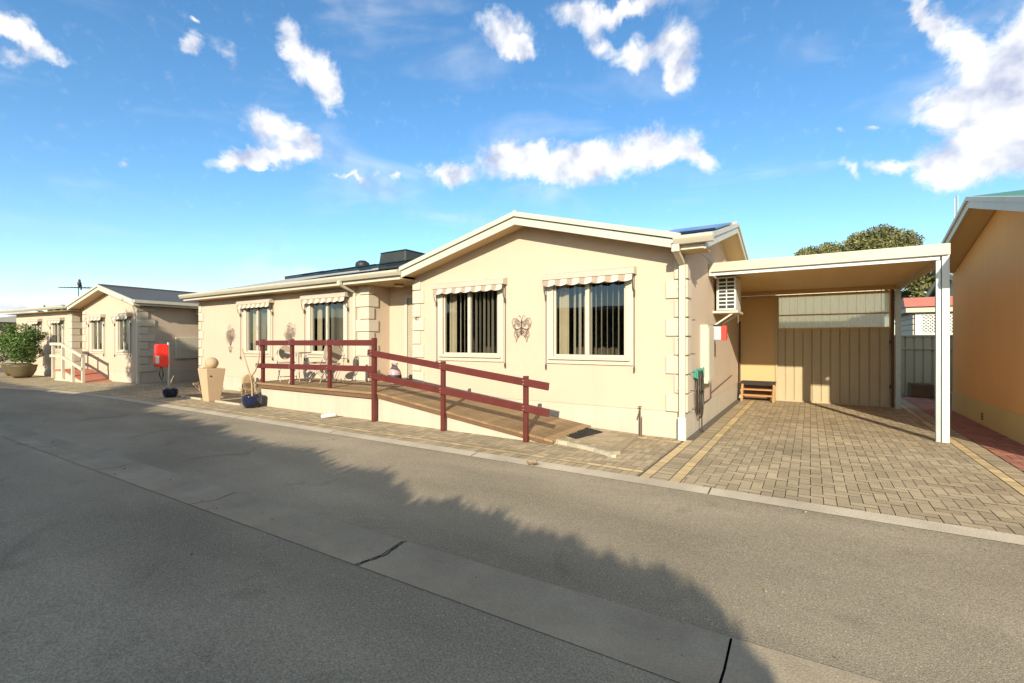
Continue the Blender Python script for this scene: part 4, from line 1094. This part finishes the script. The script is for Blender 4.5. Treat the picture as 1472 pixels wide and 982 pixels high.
k = MB(); barge_x(k, 23.4, 3.9, 4.26, .05, 4.22, 11); k.build('roof', M['roof'], t)
k = MB(); k.box(2.35, 2.85, 16.9, 17.4, 0, .38); tag(k.build('brown_tub', M['deckdark'], bevel=.03), 'dark brown tub against the steel fence behind the carport', 'tub')
k = MB(); k.box(2.95, 3.6, 17.05, 17.5, 0, .07).box(2.95, 3.6, 17.1, 17.5, .09, .17); k.box(3.0, 3.1, 17.1, 17.5, .07, .09); k.box(3.4, 3.5, 17.1, 17.5, .07, .09)
tag(k.build('stacked_slabs', M['landing']), 'low stack of tan slabs beside the brown tub at the fence', 'slabs')

# ================================================================== RIGHT HOUSE
Q = thing('tan_house', 'tan rendered gable-end house with green roof at the right edge beside the driveway', 'house', (2.7, 11, 0))
RX, RY0, RY1, RYC = 2.70, 8.35, 14.2, 11.05
k = MB(); zq = lambda y: 3.86 - TAN * abs(y - RYC)
wallgrid(k, side(RX, -1), RY0, RY1, .43, 2.9, [], .12)
k.prism([(RY0, 2.9), (RY1, 2.9), (RY1, zq(RY1)), (RYC, zq(RYC)), (RY0, zq(RY0))], 'x', RX, RX + .12)
k.box(RX + .12, 11, RY0, RY0 + .12, .43, 2.9).box(RX + .12, 11, RY1 - .12, RY1, .43, 2.9)
k.build('wall', M['orange'], Q)
MB().box(RX - .012, RX + .11, RY0 - .01, RY1, -.01, .43).box(RX + .11, 11, RY0 - .01, RY0 + .1, -.01, .43).build('plinth', M['orangep'], Q)
hwq = 3.05; zt = 4.06
k = MB(); barge_x(k, RYC, hwq, zt, .03, 2.32, 11); k.build('roof', M['roofgreen'], Q)
k = MB(); barge_x(k, RYC, hwq, zt + .0, .07, 2.27, 2.318); barge_x(k, RYC, hwq, zt - .07, .13, 2.30, 2.33); k.build('fascia', M['fascia'], Q)
k = MB(); barge_x(k, RYC, hwq, zt - .17, .012, 2.33, RX + .01); k.build('soffit', M['soffit'], Q)
k = MB()
for i in range(6): k.box(RX - .018, RX - .010, 11.95 + (i % 2) * .06, 11.99 + (i % 2) * .06, .10 + (i // 2) * .045, .13 + (i // 2) * .045)
k.build('wall_vent', M['darkline'], Q)
gutter(Q, 2.34, 11, RYC - hwq, 3.07)
t = thing('aerial_mast', 'thin aerial mast rising from the tan house roof edge at right', 'antenna', (2.72, 13.9, 3.4))
MB().tube([(2.72, 13.9, 3.3), (2.72, 13.9, 4.75)], .02, 8).build('mast', M['galv'], t)
MB().tube([(2.62, 13.9, 4.0), (2.72, 13.9, 4.02)], .008, 6).tube([(2.67, 13.9, 4.0), (2.67, 13.9, 4.7)], .01, 6).build('stay', M['galv'], t)

# ================================================================== LEFT NEIGHBOUR (local frame)
N = thing('neighbour_house', 'cream gabled house with dark grey roof at the left, beyond the red hose cover', 'house', (-21.13, 7.05, 0), R(5), local=True)
gx0, gx1 = -4.2, .32; gc = (gx0 + gx1) / 2
wn = [(-3.43, -2.54, 1.2, 2.44), (-1.28, -.46, 1.2, 2.44)]; ww = [(-7.1, -6.2, 1.2, 2.4), (-9.25, -8.5, 1.2, 2.4)]
wx0, wx1 = -11.3, -5.25
k = MB(); wallgrid(k, front(0), gx0, gx1, .4, 2.85, wn, .12); wallgrid(k, front(0), wx0, wx1, .4, 2.85, ww, .12)
zn = lambda x: 3.56 - TAN * abs(x - gc)
k.prism([(gx0, 2.85), (gx1, 2.85), (gx1, zn(gx1)), (gc, zn(gc)), (gx0, zn(gx0))], 'y', 0, .12)
wallgrid(k, side(gx1), .12, 7.5, .4, 2.85, [], .12); wallgrid(k, side(wx1), .12, .8, .4, 2.85, [], .12); wallgrid(k, front(.8), wx1 - .12, gx0 + .12, .4, 2.85, [], .12)
wallgrid(k, side(gx0 + .12), .12, .8, .4, 2.85, [], .12)
k.box(wx0, wx0 + .12, .12, 6, .4, 2.85).box(wx0 + .12, gx1, 7.38, 7.5, .4, 2.85)
k.build('wall', M['wall'], N)
k = MB(); k.box(gx0 + .01, gx1 - .01, .012, .11, -.02, .4).box(wx0 + .01, wx1 - .01, .012, .11, -.02, .4).box(gx1 - .11, gx1 - .012, .11, 7.5, -.02, .4).box(wx1, gx0, .81, .84, -.02, .4); k.build('plinth', M['plinth'], N)
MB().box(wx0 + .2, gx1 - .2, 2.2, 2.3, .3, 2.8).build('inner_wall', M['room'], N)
for q in wn + ww: window(N, *q, 0, aw=(q[0] - .22, q[1] + .22), curtain=False, slat=.1, scal=4)
quoins(N, gx1, 0, -1, z0=.42, z1=2.8, h=.28, big=.05, small=.04, sidebig=.48, sidesmall=.25)
quoins(N, gx0, 0, 1, z0=.42, z1=2.8, h=.28, big=.25, small=.15)
quoins(N, wx1, 0, -1, z0=.42, z1=2.8, h=.28, big=.3, small=.2, sidebig=.4, sidesmall=.25)
hn = gx1 - gc + .42; zt = 3.72; zl = zt - TAN * hn
k = MB(); k.prism([(gc - hn, zl - .03), (gc, zt - .03), (gc + hn, zl - .03), (gc + hn, zl), (gc, zt), (gc - hn, zl)], 'y', -.38, 8)
k.tube([(gc, -.38, zt + .01), (gc, 8, zt + .01)], .04, 8)
slab(k, [(wx0 - .3, -.40, 3.02), (gc - hn, -.40, 3.02), (gc - hn, 3.2, 3.02 + .2 * 3.6), (wx0 - .3, 3.2, 3.02 + .2 * 3.6)], .03)
slab(k, [(gc - hn, -.37, 3.02), (gc, 2.9, 3.68), (gc, 3.2, 3.74), (gc - hn, 3.2, 3.74)], .03)
slab(k, [(wx0 - .3, 3.2, 3.02 + .2 * 3.6), (gc, 3.2, 3.02 + .2 * 3.6), (gc, 7, 3.0), (wx0 - .3, 7, 3.0)], .03)
k.build('roof', M['roof'], N)
k = MB(); barge_y(k, gc, hn, zt - .07, .12, -.39, -.36); barge_y(k, gc, hn + .01, zt + .02, .085, -.43, -.37); k.build('fascia', M['fascia'], N)
k = MB(); barge_y(k, gc, hn - .02, zt - .15, .012, -.36, .01); k.box(wx0 - .3, gx0 - .3, -.36, .01, 2.84, 2.85); k.box(wx1, gx0, .01, .82, 2.84, 2.85); k.box(gx1 - .01, gc + hn - .02, -.3, 7.9, 2.90, 2.912); k.build('soffit', M['soffit'], N)
gutter(N, wx0 - .3, gc - hn - .01, -.40, 2.91)
gutter(N, -.36, 8, gc + hn, 2.93, axis='y', sg=1) if False else None
k = MB(); k.box(gc + hn, gc + hn + .1, -.40, 7.98, 2.94, 3.05); k.build('gutter', M['gutter'], N)
k = MB(); k.box(gc + hn - .03, gc + hn - .002, -.36, 7.9, 2.85, 2.99); k.build('eave_board', M['trim'], N)
downpipe_ = MB(); downpipe_.box(gx1 - .05, gx1 + .03, -.1, -.03, .0, 2.8); downpipe_.bar((gx1 + .2, -.3, 2.95), (gx1, -.07, 2.78), .07, .06); downpipe_.build('downpipe', M['trim'], N)
k = MB(); k.box(gx1, gx1 + .1, 1.15, 2.0, .88, 1.72); k.build('side_shutter', M['trim'], N, bevel=.02)
pvn = MB(); pvn.box(gc + .1, gc + 1.1, 4.5, 5.6, 3.6, 3.86); pvn.build('roof_cooler', M['grey'], N, bevel=.05)
# white ramp
T = thing('white_ramp', 'small ramp with red surface and white railings beside the neighbouring cream house', 'ramp', (-24.6, 5.9, 0), R(5), local=True)
def rl(x, z, y=0): return (x, y, z)
X0, XM, X1 = -.95, .0, 1.75
MB().box(X0, XM, 0, 1.3, .38, .43).prism([(XM, .38), (X1, -.01), (X1, .01), (XM, .43)], 'y', 0, 1.3).build('surface', M['redramp'], T)
MB().prism([(X0, -.02), (X1, -.02), (X1, .0), (XM, .37), (X0, .37)], 'y', .03, .06).box(X0, X0 + .03, .06, 1.3, -.02, .37).build('skirt', M['trim'], T)
for x, z0, z1 in ((X0 + .05, .1, 1.5), (XM - .02, .1, 1.5), (.85, .0, 1.27), (X1 - .05, 0, 1.06)): MB().box(x - .05, x + .05, -.06, .02, z0, z1).build('post', M['trim'], T)
for a, b in (((X0 - .05, 1.45), (XM, 1.45)), ((X0 - .05, .98), (XM, .98)), ((XM - .02, 1.45), (X1, 1.0)), ((XM - .02, .98), (X1, .52))):
    MB().bar((a[0], -.08, a[1]), (b[0], -.08, b[1]), .04, .11).build('rail', M['trim'], T)
# slab roof between houses
L2 = thing('left_carport', 'cream carport roof edge showing between the neighbouring house and the long cream house', 'carport', (-19.5, 9, 0))
MB().box(-21.35, -17.62, 8.95, 9.0, 2.62, 2.80).build('front_beam', M['gutter'], L2, bevel=.005)
MB().box(-21.3, -17.62, 9.0, 13.5, 2.66, 2.69).build('roof_sheet', M['carroof'], L2)
MB().box(-21.35, -17.62, 13.5, 13.55, 0, 2.75).build('rear_screen', M['clad'], L2)
# tv aerial + bird
t = thing('tv_aerial', 'dark horizontal television aerial above the neighbouring house roof', 'antenna', (-33, 8.5, 3.2))
a0 = Vector((-33, 8.5, 4.45)); rv = Vector((.8422, .5392, 0))
MB().tube([a0 + Vector((0, 0, -1.3)), a0 + Vector((0, 0, .05))], .02, 6).build('mast', M['black'], t)
MB().tube([a0 - rv * 1.05, a0 + rv * 1.15 + Vector((0, 0, -.06))], .022, 6).build('boom', M['black'], t)
k = MB()
for i in range(12): 
    q = a0 + rv * (-1.0 + i * .18); k.tube([q + Vector((-.07, .12, 0)), q + Vector((.07, -.12, 0))], .010, 4)
k.build('elements', M['black'], t)
b = MB(); c_ = a0 + rv * .05 + Vector((0, 0, .16))
b.lathe([(0, -.16), (.05, -.12), (.095, 0), (.085, .09), (.05, .16), (.055, .21), (.045, .26), (0, .28)], c_, 12)
b.hexa([c_ + Vector(q) for q in ((-.03, .05, -.3), (.03, .05, -.3), (.03, .09, -.3), (-.03, .09, -.3), (-.04, .02, -.05), (.04, .02, -.05), (.04, .1, -.05), (-.04, .1, -.05))])
b.hexa([c_ + rv * .05 + Vector(q) for q in ((-.0, -.01, .19), (.07, -.01, .2), (.07, .01, .2), (-.0, .01, .19), (0, -.01, .23), (.07, -.005, .21), (.07, .005, .21), (0, .01, .23))])
tag(b.build('bird', M['black'], smooth=True), 'small black bird perched upright on the television aerial', 'bird')
# distant low roof at far left
t = thing('far_house', 'low distant house partly hidden behind the dark tree at the far left', 'house', (-46, 8, 0))
MB().box(-52, -40.5, 6.0, 12, 0, 2.7).build('wall', M['wall'], t); MB().prism([(5.5, 2.7), (12.5, 2.7), (9, 3.4)], 'x', -52.4, -40).build('roof', M['roofpale'], t)

# ================================================================== CAMERA, LIGHT, SKY
cam = bpy.data.cameras.new('camera'); co = bpy.data.objects.new('camera', cam); COL.objects.link(co)
co.location = (0, 0, 1.55); ang = math.atan2(429, 670)
co.rotation_euler = (R(90), 0, ang); cam.sensor_width = 36; cam.lens = 670 / 1472 * 36
cam.clip_end = 1500; cam.clip_start = .05; sc.camera = co
EL, AZ = R(21.6), math.atan2(.401, -1)   # sun direction, azimuth from +Y towards +X
sd = Vector((.401, -1, .425)).normalized()
sl = bpy.data.lights.new('sun', 'SUN'); sl.energy = 3.7; sl.angle = R(.6); sl.color = (1, .905, .75)
so_ = bpy.data.objects.new('sun', sl); COL.objects.link(so_); so_.rotation_euler = (-sd).to_track_quat('-Z', 'Y').to_euler(); so_.location = sd * 50
wd_ = bpy.data.worlds.new('World'); sc.world = wd_; wd_.use_nodes = True
nt = wd_.node_tree; nt.nodes.clear(); L = nt.links
out = nd(nt, 'ShaderNodeOutputWorld'); bgs = nd(nt, 'ShaderNodeBackground'); bgc = nd(nt, 'ShaderNodeBackground'); mx = nd(nt, 'ShaderNodeMixShader')
sky = nd(nt, 'ShaderNodeTexSky', sky_type='NISHITA'); sky.sun_disc = False; sky.sun_elevation = EL; sky.sun_rotation = AZ
sky.air_density = 1.0; sky.dust_density = .25; sky.ozone_density = 2.5
hs = nd(nt, 'ShaderNodeHueSaturation'); hs.inputs['Saturation'].default_value = 1.2; hs.inputs['Hue'].default_value = .497; L.new(sky.outputs[0], hs.inputs['Color'])
L.new(hs.outputs[0], bgs.inputs[0]); bgs.inputs[1].default_value = .115
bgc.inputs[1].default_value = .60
tc = nd(nt, 'ShaderNodeTexCoord'); sp = nd(nt, 'ShaderNodeSeparateXYZ'); L.new(tc.outputs['Generated'], sp.inputs[0])
def mth(op, a, b=None, c=None):
    n = nd(nt, 'ShaderNodeMath', operation=op)
    for i, v in enumerate((a, b, c)):
        if v is None: continue
        if isinstance(v, (int, float)): n.inputs[i].default_value = v
        else: L.new(v, n.inputs[i])
    return n.outputs[0]
az = mth('MULTIPLY', mth('ARCTAN2', sp.outputs[0], sp.outputs[1]), 57.2958)
el = mth('MULTIPLY', mth('ARCSINE', sp.outputs[2]), 57.2958)
cb = nd(nt, 'ShaderNodeCombineXYZ'); L.new(az, cb.inputs[0]); L.new(el, cb.inputs[1])
n1 = nd(nt, 'ShaderNodeTexNoise'); n1.inputs['Scale'].default_value = .20; n1.inputs['Detail'].default_value = 7; n1.inputs['Roughness'].default_value = .62; n1.inputs['Distortion'].default_value = .4
L.new(cb.outputs[0], n1.inputs['Vector'])
sb2 = nd(nt, 'ShaderNodeVectorMath', operation='SUBTRACT'); L.new(n1.outputs['Color'], sb2.inputs[0]); sb2.inputs[1].default_value = (.5, .5, .5)
sc3 = nd(nt, 'ShaderNodeVectorMath', operation='SCALE'); L.new(sb2.outputs[0], sc3.inputs[0]); sc3.inputs['Scale'].default_value = 5.0
av = nd(nt, 'ShaderNodeVectorMath', operation='ADD'); L.new(cb.outputs[0], av.inputs[0]); L.new(sc3.outputs[0], av.inputs[1])
CL = [(40, 28, 22, 9, 10, 1.2), (75, 22, 18, 8, -5, 1.2), (110, 35, 26, 12, 8, 1.2), (150, 24, 20, 8, 0, 1.2), (172, 45, 20, 14, 0, 1.2), (-172, 40, 22, 12, 0, 1.2), (-140, 26, 22, 9, 5, 1.2), (-110, 42, 18, 10, 0, 1.2), (80, 55, 34, 10, 0, 1.2), (-79.3, 25.0, 1.25, 0.85, -9, 1), (-77.7, 24.3, 1.47, 0.72, -17, 1), (-78.7, 23.1, 1.32, 0.5, 21, 0.45), (-67.2, 27.6, 0.84, 0.78, 16, 1), (-66.5, 29.3, 0.49, 0.32, 16, 0.8), (-64.2, 27.3, 1.37, 0.82, -40, 0.45), (-58.4, 30.0, 1.17, 1.42, 31, 1), (-56.1, 28.5, 2.53, 1.62, -12, 1), (-54.1, 26.9, 1.5, 1.77, 9, 1), (-59.6, 22.1, 2.28, 1.49, 0, 1), (-62.6, 18.7, 2.78, 0.79, 15, 1), (-58.6, 19.6, 2.8, 1.09, 9, 1), (-56.1, 21.4, 1.72, 1.19, -27, 1), (-50.9, 18.6, 2.33, 0.44, 6, 0.7), (-47.2, 18.8, 0.8, 0.52, 5, 0.8), (-72.6, 16.4, 0.46, 0.36, 13, 0.6), (-39.9, 19.8, 2.69, 1.05, 2, 1), (-32.7, 21.4, 4.1, 1.93, 0, 1.1), (-26.3, 20.8, 5.07, 1.93, -2, 1.1), (-19.7, 21.2, 4.89, 1.74, -4, 1.1), (-14.1, 21.6, 3.3, 1.6, 7, 1), (-10.4, 20.0, 1.99, 1.2, -30, 0.9), (-33.6, 33.6, 3.19, 1.48, -10, 1), (-31.4, 31.8, 2.05, 0.86, -1, 0.9), (-23.8, 34.7, 3.68, 1.26, -4, 1), (-17.3, 34.6, 3.44, 0.94, 0, 1), (-21.7, 32.2, 1.76, 1.02, -27, 0.8), (-17.7, 30.2, 2.73, 1.36, -7, 1), (-13.0, 30.6, 2.33, 2.11, -28, 1), (-13.0, 27.7, 1.69, 1.39, -8, 1), (8.7, 27.8, 1.74, 0.59, -44, 0.8), (10.8, 25.8, 2.84, 1.05, -53, 0.9), (9.6, 20.6, 1.51, 1.42, 7, 0.9), (12.5, 19.7, 2.68, 2.56, -18, 1.1), (14.4, 20.7, 1.69, 4.59, -20, 1.2), (12.1, 16.3, 2.86, 2.35, -15, 1.1), (10.8, 14.6, 1.85, 1.28, -13, 1), (7.0, 16.5, 2.08, 0.49, -13, 0.8), (15.0, 17.4, 2.03, 3.68, -17, 1.2), (12.1, 22.8, 1.37, 1.55, -19, 0.6), (3.2, 16.6, 1.02, 0.51, -40, 0.6), (4.9, 19.7, 0.85, 0.37, -3, 0.6), (2.1, 20.3, 0.59, 0.31, -13, 0.4), (-79.6, 2.7, 1.12, 0.58, 3, 1), (-78.7, 3.0, 0.58, 0.35, 3, 0.6)]  #CLOUDS; the large leading ones are unseen, added for neutral fill in shade
acc = None
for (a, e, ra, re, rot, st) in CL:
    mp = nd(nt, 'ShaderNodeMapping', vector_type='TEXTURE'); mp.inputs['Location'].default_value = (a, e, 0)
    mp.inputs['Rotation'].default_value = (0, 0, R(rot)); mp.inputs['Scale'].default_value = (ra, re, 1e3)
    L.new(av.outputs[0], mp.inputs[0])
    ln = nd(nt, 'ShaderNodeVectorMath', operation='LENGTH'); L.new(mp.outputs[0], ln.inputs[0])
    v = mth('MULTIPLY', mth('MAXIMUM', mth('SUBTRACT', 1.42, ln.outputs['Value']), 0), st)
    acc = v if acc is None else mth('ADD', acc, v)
n2 = nd(nt, 'ShaderNodeTexNoise'); n2.inputs['Scale'].default_value = .75; n2.inputs['Detail'].default_value = 8; n2.inputs['Roughness'].default_value = .6
L.new(cb.outputs[0], n2.inputs['Vector'])
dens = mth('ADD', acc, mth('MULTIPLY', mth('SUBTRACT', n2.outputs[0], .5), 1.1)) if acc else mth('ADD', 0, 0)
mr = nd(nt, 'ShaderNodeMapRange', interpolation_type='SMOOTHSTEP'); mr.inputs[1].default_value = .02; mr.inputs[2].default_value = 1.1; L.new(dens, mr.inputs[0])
# thin high veil
mp = nd(nt, 'ShaderNodeMapping'); mp.inputs['Scale'].default_value = (.03, .10, 1); mp.inputs['Rotation'].default_value = (0, 0, R(-12)); L.new(cb.outputs[0], mp.inputs[0])
n3 = nd(nt, 'ShaderNodeTexNoise'); n3.inputs['Scale'].default_value = 1.6; n3.inputs['Detail'].default_value = 6; n3.inputs['Distortion'].default_value = .6; L.new(mp.outputs[0], n3.inputs['Vector'])
mv = nd(nt, 'ShaderNodeMapRange', interpolation_type='SMOOTHSTEP'); mv.inputs[1].default_value = .48; mv.inputs[2].default_value = .8; mv.inputs[3].default_value = 0; mv.inputs[4].default_value = .45; L.new(n3.outputs[0], mv.inputs[0])
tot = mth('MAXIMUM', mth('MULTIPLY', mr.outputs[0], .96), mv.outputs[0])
# cloud colour: slightly grey where noise is low
cr = nd(nt, 'ShaderNodeMix', data_type='RGBA'); cr.inputs[6].default_value = (.50, .55, .70, 1); cr.inputs[7].default_value = (1, .99, .97, 1)
n5 = nd(nt, 'ShaderNodeTexNoise'); n5.inputs['Scale'].default_value = .3; n5.inputs['Detail'].default_value = 6
of = nd(nt, 'ShaderNodeVectorMath', operation='ADD'); of.inputs[1].default_value = (.5, 1.2, 0); L.new(cb.outputs[0], of.inputs[0]); L.new(of.outputs[0], n5.inputs['Vector'])
mc = nd(nt, 'ShaderNodeMapRange'); mc.inputs[1].default_value = .34; mc.inputs[2].default_value = .56; L.new(n5.outputs[0], mc.inputs[0])
L.new(mc.outputs[0], cr.inputs[0]); L.new(cr.outputs[2], bgc.inputs[0])
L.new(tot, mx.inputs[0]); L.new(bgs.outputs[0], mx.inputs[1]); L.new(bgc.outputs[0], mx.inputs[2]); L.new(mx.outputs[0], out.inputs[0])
sc.view_settings.view_transform = 'Standard'; sc.view_settings.look = 'None'; sc.view_settings.gamma = 1; sc.view_settings.exposure = 0.98
sc.render.engine = 'CYCLES'; sc.cycles.max_bounces = 8; sc.cycles.transparent_max_bounces = 12; sc.cycles.caustics_reflective = False
